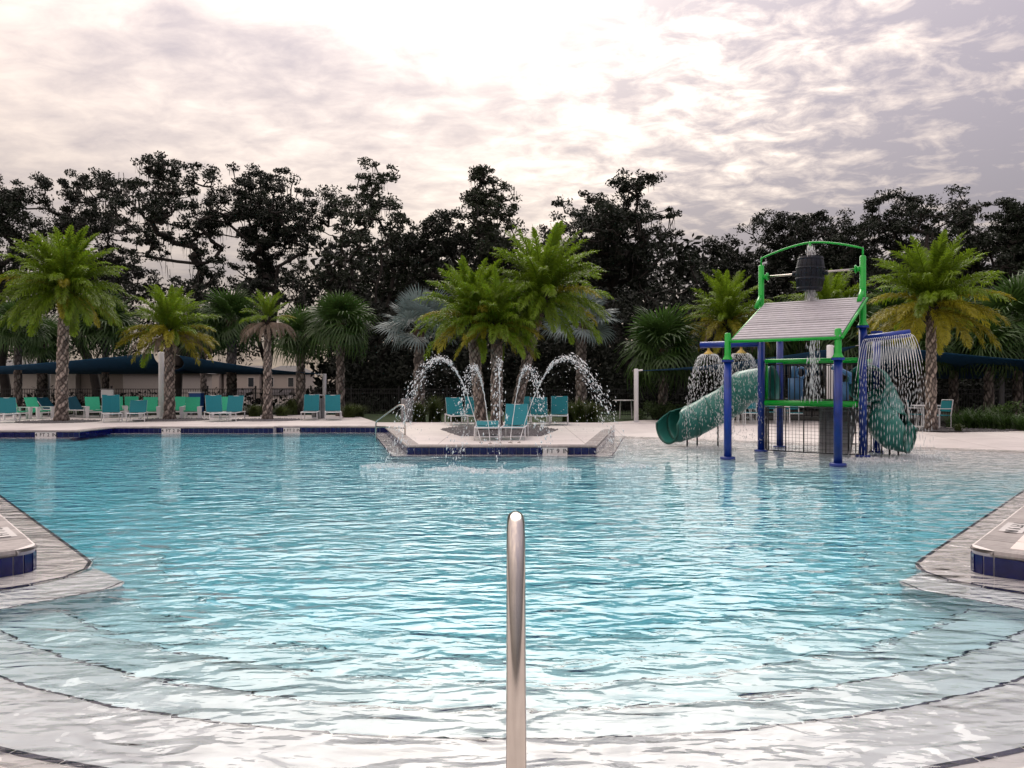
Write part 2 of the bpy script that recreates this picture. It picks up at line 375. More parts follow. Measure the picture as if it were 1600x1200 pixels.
# coping stones with a rounded nose
prof = [(.30, DECK + .004), (.02, DECK + .004), (-.008, DECK - .006), (-.022, DECK - .028), (-.018, DECK - .046), (.0, DECK - .055), (.30, DECK - .055)]
m = MB(); np_ = len(prof)
m.add([(x, y, z) for x in (-.5, .5) for y, z in prof], [tuple(range(np_)), tuple(range(2 * np_ - 1, np_ - 1, -1))] + [(i, i + np_, (i + 1) % np_ + np_, (i + 1) % np_) for i in range(np_)])
cop_me = m.mesh('coping_stone', M['coping'])
for k in ('kl', 'dl', 'kr', 'dr', 'ifr', 'il', 'ir', 'fa', 'fj', 'fb', 'fc', 'en'):
    for c, t, L in walk(runs[k], .31 if k not in ('fa', 'fb', 'fc') else .6):
        a = math.atan2(t.y, t.x)
        bend = 1.0
        link('coping_stone', cop_me, deck, (c.x, c.y, random.uniform(-.0015, .0015)), (0, 0, a), (L - .004, 1, 1))

# wet ledge (overflow gutter) at the water line with dark nosing tiles
def offset(pts, d, closed=False):
    out = []
    for i, p in enumerate(pts):
        t0 = (p - pts[i - 1]).normalized() if i else None; t1 = (pts[i + 1] - p).normalized() if i < len(pts) - 1 else None
        n0 = inward(t0 if t0 else t1); n1 = inward(t1 if t1 else t0); n = (n0 + n1)
        n = n / max(.25, n.length_squared) * 2
        out.append(p + n * d)
    return out
chainA = []
for k in ('kr', 'en', 'kl', 'dl', 'fa'):
    for p in runs[k]:
        if not chainA or (p - chainA[-1]).length > 1e-3: chainA.append(p)
chainA = [runs['dr'][0]] + chainA
nose_me = MB().box((0, 0, 0), (1, 1, 1)).mesh('nosing_tile', M['nosing'])
def clean(pts):
    return pts
def ledge_strip(name, pts, d0, d1, z, edge, tile_step=.30, zb=-1.4):
    a = offset(pts, d0); b = offset(pts, d1); mb = MB()
    for i in range(len(pts) - 1):
        mb.add([(a[i].x, a[i].y, z), (a[i + 1].x, a[i + 1].y, z), (b[i + 1].x, b[i + 1].y, z), (b[i].x, b[i].y, z)], [(0, 1, 2, 3)])
        mb.add([(b[i].x, b[i].y, z), (b[i + 1].x, b[i + 1].y, z), (b[i + 1].x, b[i + 1].y, zb), (b[i].x, b[i].y, zb)], [(0, 1, 2, 3)])
    o = mb.build(name, M['ledge']); tag(o, kind='structure')
    if edge:
        for c, t, L in walk(b, tile_step):
            n = inward(t); p = c - n * .014
            link('nosing_tile', nose_me, o, (p.x, p.y, z - .028), (0, 0, math.atan2(t.y, t.x)), (L - .012, .034, .07))
    return o
chainB = [runs['fb'][0], B2, B3, C2, I1, I2, I3, Q1]
# entry steps share the centre of the entry arc; every step is a ring with a tiled nosing
def entry_poly(off, r):
    """the near boundary at a given offset from side walls, arc radius r"""
    nrm_ = V2(-.735, -.68)
    k = KS + nrm_ * off; d = DW
    # intersect line k + d s with circle r
    w = k - CEN; b = w.dot(d); cc = w.dot(w) - r * r; s = -b + math.sqrt(max(0, b * b - cc))
    j = k + d * s
    aj = math.atan2(j.y - 10, j.x)
    return k, j, arc(CEN, r, aj, -math.pi - aj, 48)
def mirror(p): return V2(-p.x, p.y)
ledge_pts = chainA
led = ledge_strip('gutter_ledge', ledge_pts, 0.0, .46, -.012, True)
led2 = ledge_strip('island_gutter_ledge', chainB, 0.0, .42, -.012, True)
tips = {1: V2(3.40, 6.52)}
def step_ring(name, off, r, z, tip_off):
    k, j, ar = entry_poly(off, r)
    tip = KS + V2(-.735, -.68) * off - DW * tip_off
    side = round_corner(tip + V2(.35, .55), tip, j, .16, 4)
    path = side + [j] + ar[1:-1] + [mirror(j)] + [mirror(p) for p in reversed(side)]
    # outer boundary follows the ledge well beyond
    mb = MB(); back = []
    ns_ = len(side) + 1
    for i, p in enumerate(path):
        v = (p - CEN)
        if i < ns_ or i >= len(path) - ns_: back.append(p + V2(.735 * (1 if p.x > 0 else -1), .68) * .75)
        else: back.append(CEN + v.normalized() * (v.length + .75))
    for i in range(len(path) - 1):
        a, b, c, d = path[i], path[i + 1], back[i + 1], back[i]
        mb.add([(a.x, a.y, z), (b.x, b.y, z), (c.x, c.y, z), (d.x, d.y, z)], [(0, 3, 2, 1)])
        mb.add([(a.x, a.y, z), (b.x, b.y, z), (b.x, b.y, -1.3), (a.x, a.y, -1.3)], [(0, 1, 2, 3)])
    o = mb.build(name, M['plaster']); tag(o, kind='structure')
    for c, t, L in walk(path, .30):
        n = inward(t); p = c - n * .010
        link('nosing_tile', nose_me, o, (p.x, p.y, z - .008), (0, 0, math.atan2(t.y, t.x)), (L - .014, .015, .03))
    return o
step_ring('entry_step', .98, 6.32, -.06, .30)
for r, z in ((5.88, -.18), (5.38, -.34), (4.84, -.54), (4.22, -.78)):
    k = 7.2 - r
    # deeper treads: arc segments ending under the upper side step
    half = R(52 + (6.3 - r) * 9); a0 = -math.pi / 2 + half; path = arc(CEN, r, a0, -math.pi / 2 - half, 44)
    mb = MB()
    for a, b in zip(path[:-1], path[1:]):
        va, vb = (a - CEN).normalized(), (b - CEN).normalized(); c, d = CEN + vb * (r + .65), CEN + va * (r + .65)
        mb.add([(a.x, a.y, z), (b.x, b.y, z), (c.x, c.y, z), (d.x, d.y, z)], [(0, 3, 2, 1)])
        mb.add([(a.x, a.y, z), (b.x, b.y, z), (b.x, b.y, -1.3), (a.x, a.y, -1.3)], [(0, 1, 2, 3)])
    o = mb.build('entry_step', M['plaster']); tag(o, kind='structure')
    for c, t, L in walk(path, .30):
        n = inward(t); p = c - n * .010
        link('nosing_tile', nose_me, o, (p.x, p.y, z - .008), (0, 0, math.atan2(t.y, t.x)), (L - .014, .015, .03))

# pavers behind the coping at the two near corners
pav_me = MB().box((0, 0, 0), (1, 1, 1)).mesh('paver', M['paver'])
for sx in (1, -1):
    d = V2(DD.x * sx, DD.y); n = V2(d.y * sx, -d.x * sx)
    kk = K if sx > 0 else KL
    for i in range(14):
        for j in range(8):
            p = kk + d * (.38 + .405 * i) + n * (.29 + .2 + .405 * j)
            q = p - kk
            wdir = V2(DW.x * sx, DW.y); wn_ = V2(wdir.y * -sx, wdir.x * sx)
            if q.dot(V2(.735 * sx, .68)) < .40: continue
            link('paver', pav_me, deck, (p.x, p.y, DECK + .001 + random.uniform(-.001, .001)), (0, 0, math.atan2(d.y, d.x)), (.396, .396, .012))

# depth markers: white tile with black letters
def text_mesh(txt, size, mat):
    cu = bpy.data.curves.new('t', 'FONT'); cu.body = txt; cu.size = size; cu.align_x = 'CENTER'; cu.align_y = 'CENTER'; cu.extrude = .001; cu.offset = size * .012
    ob = bpy.data.objects.new('t', cu); C.objects.link(ob); bpy.context.view_layer.update()
    me = bpy.data.meshes.new_from_object(ob.evaluated_get(bpy.context.evaluated_depsgraph_get())); me.materials.clear(); me.materials.append(mat)
    bpy.data.objects.remove(ob); bpy.data.curves.remove(cu); return me
def marker(txt, c, ang, label, flat=False, w=.66, h=.17, size=.15):
    o = empty('depth_marker', c, ang, label, 'depth marker')
    if flat: t_ = MB().box((0, 0, .003), (w, h, .008)).build('marker_tile', M['white_tile'], o)
    else: t_ = MB().box((0, -.004, 0), (w, .024, h)).build('marker_tile', M['white_tile'], o)
    adv = [.62 * size if ch not in ' I1' else (.36 * size if ch == ' ' else .40 * size) for ch in txt]; x = -sum(adv) / 2
    for ch, a in zip(txt, adv):
        if ch != ' ':
            link('letter', text_mesh(ch, size, M['ink']), t_, (x + a / 2, 0, .0085) if flat else (x + a / 2, -.0175, 0), None if flat else (R(90), 0, 0))
        x += a
marker('4 FT 2 IN', (gx(72, 24), 23.985, .082), 0, 'white 4 FT 2 IN depth tile on the pool wall before the tallest palm')
marker('4 FT 2 IN', (gx(268, 26.1), 26.085, .082), 0, 'white 4 FT 2 IN depth tile below the palm beside the white sail post')
marker('4 FT 2 IN', (gx(456, 26.45), 26.435, .082), 0, 'white 4 FT 2 IN depth tile below the palm with a skirt of dry fronds', w=.58, size=.13)
marker('1 FT 9 IN', (gx(867, 18.2), 18.185, .082), 0, 'white 1 FT 9 IN depth tile on the blue front of the fountain island', w=.60)
for sx in (-1, 1):
    d = V2(DD.x * sx, DD.y); nn = V2(DD.y * sx, -DD.x); kk = KL if sx < 0 else K
    p = kk + d * (.95 if sx < 0 else 1.35) + nn * .17
    a = math.atan2(d.y, d.x) + (0 if sx < 0 else math.pi)
    marker('1 FT 9 IN', (p.x, p.y, DECK + .006), a, ('white depth tile set flat in the coping, opposite the cream paver corner', 'white depth tile set flat in the coping beside cream pavers')[sx > 0], True, .60, .20, .15)

# ------------------------------------------------------------------ water
def water_mat():
    m, n, l, b = new_mat('pool_water'); n.remove(b)
    geo = n.new('ShaderNodeNewGeometry')
    def noise(scale, detail, stretch, rot=0, dist=0.0, off=(0, 0, 0), rough=.5):
        mp = n.new('ShaderNodeMapping'); mp.inputs['Scale'].default_value = stretch; mp.inputs['Rotation'].default_value = (0, 0, rot)
        mp.inputs['Location'].default_value = off; l.new(geo.outputs['Position'], mp.inputs[0])
        t = n.new('ShaderNodeTexNoise'); t.inputs['Scale'].default_value = scale; t.inputs['Detail'].default_value = detail
        t.inputs['Roughness'].default_value = rough; t.inputs['Distortion'].default_value = dist
        l.new(mp.outputs[0], t.inputs[0]); return t.outputs[0]
    def mth(op, a, b_):
        x = n.new('ShaderNodeMath'); x.operation = op
        for i, v in enumerate((a, b_)):
            if isinstance(v, (int, float)): x.inputs[i].default_value = v
            else: l.new(v, x.inputs[i])
        return x.outputs[0]
    h = mth('MULTIPLY', noise(1.2, 1.5, (.55, 1.25, 1), .08, .4), .045)
    h = mth('ADD', h, mth('MULTIPLY', noise(4.3, 1.6, (.58, 1.3, 1), -.12, .6, (3, 1, 0)), .045))
    h = mth('ADD', h, mth('MULTIPLY', noise(9.5, 2, (.65, 1.3, 1), .2, .3, (1, 7, 0)), .010))
    # livelier chop where the jets and the curtain fall in
    for (cx, cy_, rad, amp) in ((-.2, 14.9, 2.8, .020), (9.0, 16.4, 1.6, .015), (-2.3, 15.4, 1.2, .012), (2.2, 15.4, 1.2, .012), (5.6, 19.6, 1.3, .012)):
        vs = n.new('ShaderNodeVectorMath'); vs.operation = 'DISTANCE'; l.new(geo.outputs['Position'], vs.inputs[0]); vs.inputs[1].default_value = (cx, cy_, 0)
        mr = n.new('ShaderNodeMapRange'); mr.inputs['From Max'].default_value = rad; mr.inputs['To Min'].default_value = 1; mr.inputs['To Max'].default_value = 0; mr.interpolation_type = 'SMOOTHSTEP'
        l.new(vs.outputs['Value'], mr.inputs[0])
        h = mth('ADD', h, mth('MULTIPLY', mth('MULTIPLY', noise(9, 3, (1, 1, 1), 0, .5, (cx, 0, 0)), mr.outputs[0]), amp))
    bp = n.new('ShaderNodeBump'); bp.inputs['Strength'].default_value = 1; bp.inputs['Distance'].default_value = 1; l.new(h, bp.inputs['Height'])
    rf = n.new('ShaderNodeBsdfRefraction'); rf.inputs['IOR'].default_value = 1.33; rf.inputs['Roughness'].default_value = 0.0; l.new(bp.outputs[0], rf.inputs['Normal'])
    gs = n.new('ShaderNodeBsdfGlossy'); gs.inputs['Roughness'].default_value = 0.0; gs.inputs['Color'].default_value = (1, 1, 1, 1); l.new(bp.outputs[0], gs.inputs['Normal'])
    fr = n.new('ShaderNodeFresnel'); l.new(mth('SUBTRACT', 1.46, mth('MULTIPLY', geo.outputs['Backfacing'], .13)), fr.inputs['IOR']); l.new(bp.outputs[0], fr.inputs['Normal'])
    mx = n.new('ShaderNodeMixShader'); l.new(fr.outputs[0], mx.inputs[0]); l.new(rf.outputs[0], mx.inputs[1]); l.new(gs.outputs[0], mx.inputs[2])
    l.new(mx.outputs[0], n['Material Output'].inputs['Surface'])
    va = n.new('ShaderNodeVolumeAbsorption'); va.inputs['Color'].default_value = (.02, .855, .972, 1); va.inputs['Density'].default_value = .56
    l.new(va.outputs[0], n['Material Output'].inputs['Volume'])
    return m
wloop = []
for p in loop:
    if (p - Q1).length < 1e-4: wloop += [Q1, Q1 - NB * .35]
    elif (p - Q2).length < 1e-4: wloop += [Q2 - NB * .35, Q2]
    else: wloop.append(p)
pl = [Vector((p.x, p.y, 0)) for p in wloop]; tr = tessellate_polygon([pl]); nW = len(pl)
mb = MB(); top = []; bot = []
for t in tr:
    a, b, c = (pl[i] for i in t); up = (b - a).cross(c - a).z > 0
    t = tuple(t) if up else tuple(reversed(t)); top.append(t); bot.append(tuple(i + nW for i in reversed(t)))
sides = [(i, i + nW, (i + 1) % nW + nW, (i + 1) % nW) for i in range(nW)]
area = sum(pl[i].x * pl[(i + 1) % nW].y - pl[(i + 1) % nW].x * pl[i].y for i in range(nW))
if area < 0: sides = [tuple(reversed(f)) for f in sides]
sides = [tuple(reversed(f)) for f in sides] if False else sides
mb.add([(p.x, p.y, 0) for p in pl] + [(p.x, p.y, -2.2) for p in pl], top + bot + sides)
water = mb.build('pool_water', water_mat()); tag(water, kind='structure')
import bmesh
bm = bmesh.new(); bm.from_mesh(water.data); bmesh.ops.recalc_face_normals(bm, faces=bm.faces); bm.to_mesh(water.data); bm.free()

# ------------------------------------------------------------------ stainless rails
def bend(pts, r=.12, n=6):
    pts = [Vector(p) for p in pts]; out = [pts[0]]
    for a, b, c in zip(pts[:-2], pts[1:-1], pts[2:]):
        ra = min(r, (a - b).length * .49); rc = min(r, (c - b).length * .49)
        p, q = b + (a - b).normalized() * ra, b + (c - b).normalized() * rc
        out += [p * (1 - t) ** 2 + b * 2 * t * (1 - t) + q * t * t for t in [i / n for i in range(n + 1)]]
    return out + [pts[-1]]
hr = empty('handrail', (.01, 1.62, DECK), 0, 'brushed steel handrail rising from the deck at the pool entry steps', 'handrail')
MB().tube(bend([(0, 0, 0), (0, .36, 1.17), (0, 2.6, .02), (0, 2.62, -.6)], .20, 10), .0245, 20).build('rail', M['steel'], hr, True)
MB().lathe([(.06, 0), (.06, .012), (.03, .022)], (0, 0, 0)).build('escutcheon', M['steel'], hr, True)
hr = empty('handrail', (-3.1, 21.9, DECK), 0, 'bent steel handrail at the side of the fountain island', 'handrail')
MB().tube(bend([(0, 0, 0), (0, 0, .86), (-.22, .17, .86), (-.98, .75, .36), (-.98, .75, -.6)], .1), .024, 12).build('rail', M['steel'], hr, True)
MB().tube([(0, 0, .2), (-.98, .75, .2)], .02, 10).build('lower_bar', M['steel'], hr, True)

# ------------------------------------------------------------------ foliage builders
def quads_from(P, U, W):
    """leaf quads: centre P, half vectors U and W"""
    V = np.stack([P - U, P - W * .6, P + U, P + W * .6], 1).reshape(-1, 3)
    return V, np.arange(len(V)).reshape(-1, 4)
def rand_unit(n):
    v = rng.normal(size=(n, 3)); return v / np.linalg.norm(v, axis=1, keepdims=True)
def leaf_cloud(centres, radii, per, size, flat=.6):
    Ps = np.repeat(centres, per, 0); rr = np.repeat(radii, per)
    d = rand_unit(len(Ps)) * (rng.random(len(Ps)) ** .45 * rr)[:, None]; d[:, 2] *= flat
    P = Ps + d; s = size * (.6 + .8 * rng.random(len(P)))
    U = rand_unit(len(P)); W = np.cross(U, rand_unit(len(P))); W /= np.linalg.norm(W, axis=1, keepdims=True) + 1e-9
    return quads_from(P, U * s[:, None], W * (s * .75)[:, None])

def oak(px, top, hw, Y, label, dens=1.0, sparse=False, moss=True, low=3.6, seed=0, lean=0.0, leafm='oakleaf'):
    r = np.random.default_rng(seed); rnd = random.Random(seed)
    x0 = gx(px, Y); zt = H + (600 - top) / F * Y; w = hw / F * Y * 1.22
    root = empty('oak_tree', (x0, Y, .1), 0, label, 'tree', 'live oaks behind the pool fence')
    # cluster centres in an uneven envelope
    n = int((345 if not sparse else 260) * dens); cs = []
    lobes = [(r.uniform(-.75, .75) * w, r.uniform(-.7, .7) * w, r.uniform(.12, .86), r.uniform(.36, .6)) for _ in range(11)] + [(lean * w, 0, .93, .32), (lean * w * .5, 0, .7, .7)]
    while len(cs) < n:
        lx, ly, lz, lr = lobes[r.integers(len(lobes))]
        d = rand_unit(1)[0] * r.random() ** .33
        p = np.array([lx + d[0] * lr * w * 1.05, ly + d[1] * lr * w, low + (zt - low) * lz + d[2] * lr * min(w, (zt - low) * .35) * .85])
        if low < p[2] < zt - .35: cs.append(p)
    cs = np.array(cs)
    # branch skeleton: greedy attachment to the nearest earlier node
    fork = np.array([r.uniform(-.3, .3), r.uniform(-.3, .3), low * .75])
    nodes = [np.array([0, 0, -.3]), np.array([.05, .02, low * .35]), fork]; par = [-1, 0, 1]
    for k in range(5):
        a = k * 2 * math.pi / 5 + r.uniform(-.5, .5); q = fork + np.array([math.cos(a) * w * .22, math.sin(a) * w * .22, (zt - low) * r.uniform(.14, .3)])
        nodes.append(q); par.append(2)
        q2 = q + np.array([math.cos(a) * w * .18, math.sin(a) * w * .18, (zt - low) * r.uniform(.1, .25)]); nodes.append(q2); par.append(len(nodes) - 2)
    order = np.argsort(np.linalg.norm(cs - fork, axis=1))
    leafnodes = []
    for i in order:
        c = cs[i]; A = np.array(nodes); dv = c - A; dist = np.linalg.norm(dv, axis=1); dist[:2] += 50
        dist = dist + np.where(A[:, 2] > c[2] + .2, .8, 0)
        j = int(np.argmin(dist))
        mid = A[j] + (c - A[j]) * .5 + np.array([r.normal() * .18, r.normal() * .18, r.normal() * .12 - .08])
        nodes.append(mid); par.append(j); nodes.append(c); par.append(len(nodes) - 2); leafnodes.append(len(nodes) - 1)
    m = len(nodes); wt_ = np.zeros(m)
    for j in leafnodes: wt_[j] = 1
    for j in range(m - 1, 0, -1): wt_[par[j]] += wt_[j]
    rad = .012 + .016 * np.sqrt(wt_); rad = np.minimum(rad, .30)
    V = []; Fq = []
    nodes = np.array(nodes)
    for j in range(1, m):
        a, b = nodes[par[j]], nodes[j]; t = b - a; L = np.linalg.norm(t)
        if L < 1e-4: continue
        t = t / L; u = np.cross(t, [0, 0, 1.0] if abs(t[2]) < .9 else [1.0, 0, 0]); u /= np.linalg.norm(u); wv = np.cross(t, u)
        k = 6 if rad[j] > .07 else 4; o = len(V); ra = min(rad[par[j]], rad[j] * 1.25)
        for c, q in ((a, ra), (b, rad[j])):
            V += [c + (u * math.cos(2 * math.pi * s / k) + wv * math.sin(2 * math.pi * s / k)) * q for s in range(k)]
        Fq += [(o + s, o + (s + 1) % k, o + k + (s + 1) % k, o + k + s) for s in range(k)]
    link('trunk', fast_mesh('trunk', V, Fq, M['bark'], True), root)
    rr = r.uniform(.28, .68, len(cs)) * (.85 if sparse else 1.0)
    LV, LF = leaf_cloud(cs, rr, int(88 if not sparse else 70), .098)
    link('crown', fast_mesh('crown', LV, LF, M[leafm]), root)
    if moss:
        k = int(110 * dens); base = cs[r.integers(len(cs), size=k)] + r.normal(size=(k, 3)) * [.3, .3, .1]
        ln = r.uniform(.3, 1.1, k); V = []; Fq = []
        for p, L_ in zip(base, ln):
            for q in range(3):
                a = r.uniform(0, math.pi); dx_, dy_ = math.cos(a) * .022, math.sin(a) * .022; p2 = p + r.normal(size=3) * [.14, .14, .12]
                sx_, sy_ = r.normal(size=2) * .06; o = len(V)
                V += [p2 + [-dx_, -dy_, 0], p2 + [dx_, dy_, 0], p2 + [dx_ * .9 + sx_, dy_ * .9 + sy_, -L_ * .5], p2 + [-dx_ * .9 + sx_, -dy_ * .9 + sy_, -L_ * .5], p2 + [sx_ * 1.3, sy_ * 1.3, -L_], p2 + [sx_ * 1.3 + .01, sy_ * 1.3, -L_]]
                Fq += [(o, o + 1, o + 2, o + 3), (o + 3, o + 2, o + 5, o + 4)]
        tag(link('hanging_moss', fast_mesh('hanging_moss', V, Fq, M['moss']), root), kind='stuff')
    return root

oaks = [
    (8, 288, 75, 50, 'dark live oak cut off beside the tall date palm, lowest crown of the row there', dict(seed=11)),
    (150, 270, 105, 52, 'broad dark live oak rising directly behind the tallest date palm', dict(seed=52)),
    (275, 236, 92, 47, 'tall open-crowned live oak with bare slanting limbs behind the yellowing palm', dict(seed=13, lean=-.25, sparse=True, dens=1.25)),
    (415, 258, 88, 50, 'tall dense black-green live oak behind the palm with the dry skirt', dict(seed=14, dens=1.15)),
    (585, 250, 88, 47, 'sparse live oak hung with moss behind the trimmed fan palm', dict(seed=15, sparse=True, dens=1.15, leafm='oakleaf2')),
    (690, 325, 62, 50, 'short live oak filling the gap between two sparse mossy oaks', dict(seed=16, dens=.8)),
    (760, 254, 58, 49, 'slender sparse live oak standing behind the palms of the fountain island', dict(seed=47, sparse=True, dens=1.0, leafm='oakleaf2')),
    (868, 348, 50, 53, 'small dark oak half hidden by the leaning island palm', dict(seed=18, dens=.6)),
    (985, 268, 100, 47, 'big isolated-looking live oak with hanging moss and a long branch towards the play tower', dict(seed=19, dens=1.2, lean=.05)),
    (1130, 368, 55, 56, 'low dark oak between the big mossy oak and the play tower', dict(seed=20, dens=.7)),
    (1262, 330, 80, 55, 'dark oak crown behind the tipping barrel', dict(seed=21)),
    (1395, 300, 88, 52, 'dense dark oak behind the date palm beside the slide, tallest there', dict(seed=22, dens=1.1)),
    (1500, 322, 70, 54, 'dark oak with gaps of sky right behind the golden date palm', dict(seed=23)),
    (1600, 308, 75, 51, 'dark oak cut off at the end of the row over the fan palm thicket', dict(seed=24)),
]
for px, top_, hw, Y, lab, kw in oaks: oak(px, top_, hw, Y, lab, **kw)

# undergrowth: one dark mass of leaves nobody could count
def undergrowth():
    cs = []
    for _ in range(1900): cs.append((rng.uniform(-10, 42), rng.uniform(41, 52), 6.4 * rng.random() ** 1.15))
    for _ in range(330): cs.append((rng.uniform(-44, -9), rng.uniform(48, 60), rng.uniform(3.6, 9.0)))
    for _ in range(70): cs.append((rng.uniform(-44, -6), rng.uniform(40, 42), rng.uniform(.1, .8)))
    c2 = [(rng.uniform(-15, 62), rng.uniform(56, 72), 12.5 * rng.random() ** 1.25) for _ in range(2300)]
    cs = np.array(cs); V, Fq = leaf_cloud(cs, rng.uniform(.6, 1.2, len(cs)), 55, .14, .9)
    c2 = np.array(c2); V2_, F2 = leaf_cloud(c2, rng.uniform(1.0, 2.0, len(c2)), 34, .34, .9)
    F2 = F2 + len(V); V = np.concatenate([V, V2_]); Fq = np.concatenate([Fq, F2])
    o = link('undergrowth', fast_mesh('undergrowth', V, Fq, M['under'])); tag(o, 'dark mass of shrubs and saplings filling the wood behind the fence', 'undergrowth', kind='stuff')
undergrowth()

# ------------------------------------------------------------------ palms
def frond_mesh(name, L, e0, e1, mat, pairs=84, leaf=.34, droop=.25, seed=0, vee=.35, wid=.016):
    r = np.random.default_rng(seed); ns = 16; pts = [np.zeros(3)]; tang = []
    for i in range(ns):
        a = e0 + (e1 - e0) * ((i + .5) / ns) ** 1.15; t = np.array([math.cos(a), 0, math.sin(a)]); tang.append(t); pts.append(pts[-1] + t * L / ns)
    pts = np.array(pts); V = []; Fq = []
    for i in range(ns):         # rachis as a flat four-sided rib
        w0, w1 = .028 * (1 - i / ns) + .004, .028 * (1 - (i + 1) / ns) + .004; t = tang[i]; nz = np.array([-t[2], 0, t[0]]); o = len(V)
        a, b = pts[i], pts[i + 1]
        V += [a + [0, w0, 0], a + nz * w0 * .7, a - [0, w0, 0], b + [0, w1, 0], b + nz * w1 * .7, b - [0, w1, 0]]
        Fq += [(o, o + 3, o + 4, o + 1), (o + 1, o + 4, o + 5, o + 2), (o, o + 2, o + 5, o + 3)]
    for k in range(pairs):
        s = .10 + .90 * (k + r.random() * .6) / pairs; f = s * ns; i = min(ns - 1, int(f)); p = pts[i] + (pts[i + 1] - pts[i]) * (f - i); t = tang[i]
        up = np.array([-t[2], 0, t[0]]); ll = leaf * (math.sin(math.pi * min(1, .12 + s * .92)) ** .6) * r.uniform(.8, 1.1)
        for sd in (-1, 1):
            fan = r.uniform(.7, 1.25); v = vee + r.normal() * .42
            d = t * fan + np.array([0, sd, 0]) * .8 + up * v; d /= np.linalg.norm(d)
            wv = np.cross(d, up + r.normal(size=3) * .3); wv /= np.linalg.norm(wv) + 1e-9
            mid = p + d * ll * .55; tip = p + d * ll + np.array([0, 0, -droop * ll]); o = len(V)
            V += [p - wv * wid * .6, p + wv * wid * .6, mid + wv * wid, mid - wv * wid, tip + wv * .003, tip - wv * .003]
            Fq += [(o, o + 1, o + 2, o + 3), (o + 3, o + 2, o + 4, o + 5)]
    return fast_mesh(name, V, Fq, mat)
SH = [(82, 40), (65, 10), (48, -14), (31, -36), (13, -54), (-8, -68)]
FR = {}
for i, (a, b) in enumerate(SH):
    for v in range(2):
        FR['g', i, v] = frond_mesh('frond', 2.2, R(a), R(b), M['frond'], seed=i * 10 + v, droop=.2 + .05 * i)
        FR['y', i, v] = frond_mesh('frond', 2.2, R(a), R(b), M['frondy'], seed=i * 10 + v + 5, droop=.3)
for v in range(3):
    FR['d', 0, v] = frond_mesh('dry_frond', 1.9, R(24 - 14 * v), R(-84), M['frondd'], pairs=40, leaf=.20, droop=.75, seed=90 + v, vee=-.25)

def palm_trunk(h, r0, r1, lean=(0, 0), kk=8, pitch=.26, boots=.6, amp=.035, pale=(.44, .37, .32), darkc=(.045, .034, .030), flare=.25):
    nz = int(h / .03); nt = 40
    z = np.linspace(0, h, nz)[:, None] * np.ones((1, nt)); th = np.linspace(0, 2 * np.pi, nt, endpoint=False)[None, :] * np.ones((nz, 1))
    u = th * kk / (2 * np.pi); v = z / pitch + .20 * np.sin(2 * th + z * 2.3 + h) + .13 * np.sin(3 * th - z * 5.1) + .12 * np.sin(th * 5 + z * 9)
    u = u + .18 * np.sin(z * 3.7 + h * 5) + .10 * np.sin(2 * th + z * 7)
    fa = np.abs(((u + v) % 1) - .5) * 2; fb = np.abs(((u - v) % 1) - .5) * 2      # 0 in the middle of a cell, 1 at its edge
    cell = 1 - np.maximum(fa, fb)
    wob = np.sin(u * 5.1 + v * 3.3) * .5 + np.sin(v * 9.7 - u * 2) * .5
    q = np.clip(cell * 2.1 - .12 + wob * .16, 0, 1)
    rad = r0 + (r1 - r0) * (z / h) ** .8; rad = rad + flare * r0 * np.exp(-z / .22); rad = rad + boots * r1 * .55 * np.clip((z - (h - .55)) / .55, 0, 1)
    cellid = np.sin(np.floor(u + v) * 12.9 + np.floor(u - v) * 78.2) * .5 + .5; q = q * np.clip(.35 + 1.1 * cellid, .2, 1)
    rad = rad + amp * (q - .5)
    x = rad * np.cos(th) + lean[0] * (z / h) ** 1.25; y = rad * np.sin(th) + lean[1] * (z / h) ** 1.25
    col = np.array(darkc)[None, None] * (1 - q[..., None]) + np.array(pale)[None, None] * q[..., None]
    cellid = np.sin(np.floor(u + v) * 12.9 + np.floor(u - v) * 78.2) * .5 + .5
    col = col * (.7 + .5 * cellid[..., None])
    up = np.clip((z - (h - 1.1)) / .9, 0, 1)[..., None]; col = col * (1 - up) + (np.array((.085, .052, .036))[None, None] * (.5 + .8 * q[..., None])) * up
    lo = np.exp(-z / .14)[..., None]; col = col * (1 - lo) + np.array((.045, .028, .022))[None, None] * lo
    I = np.arange(nz * nt).reshape(nz, nt); J_ = np.roll(I, -1, 1)
    Fq = np.stack([I[:-1], J_[:-1], J_[1:], I[1:]], -1).reshape(-1, 4)
    return fast_mesh('trunk', np.stack([x, y, z], -1).reshape(-1, 3), Fq, M['trunk'], True, col.reshape(-1, 3))

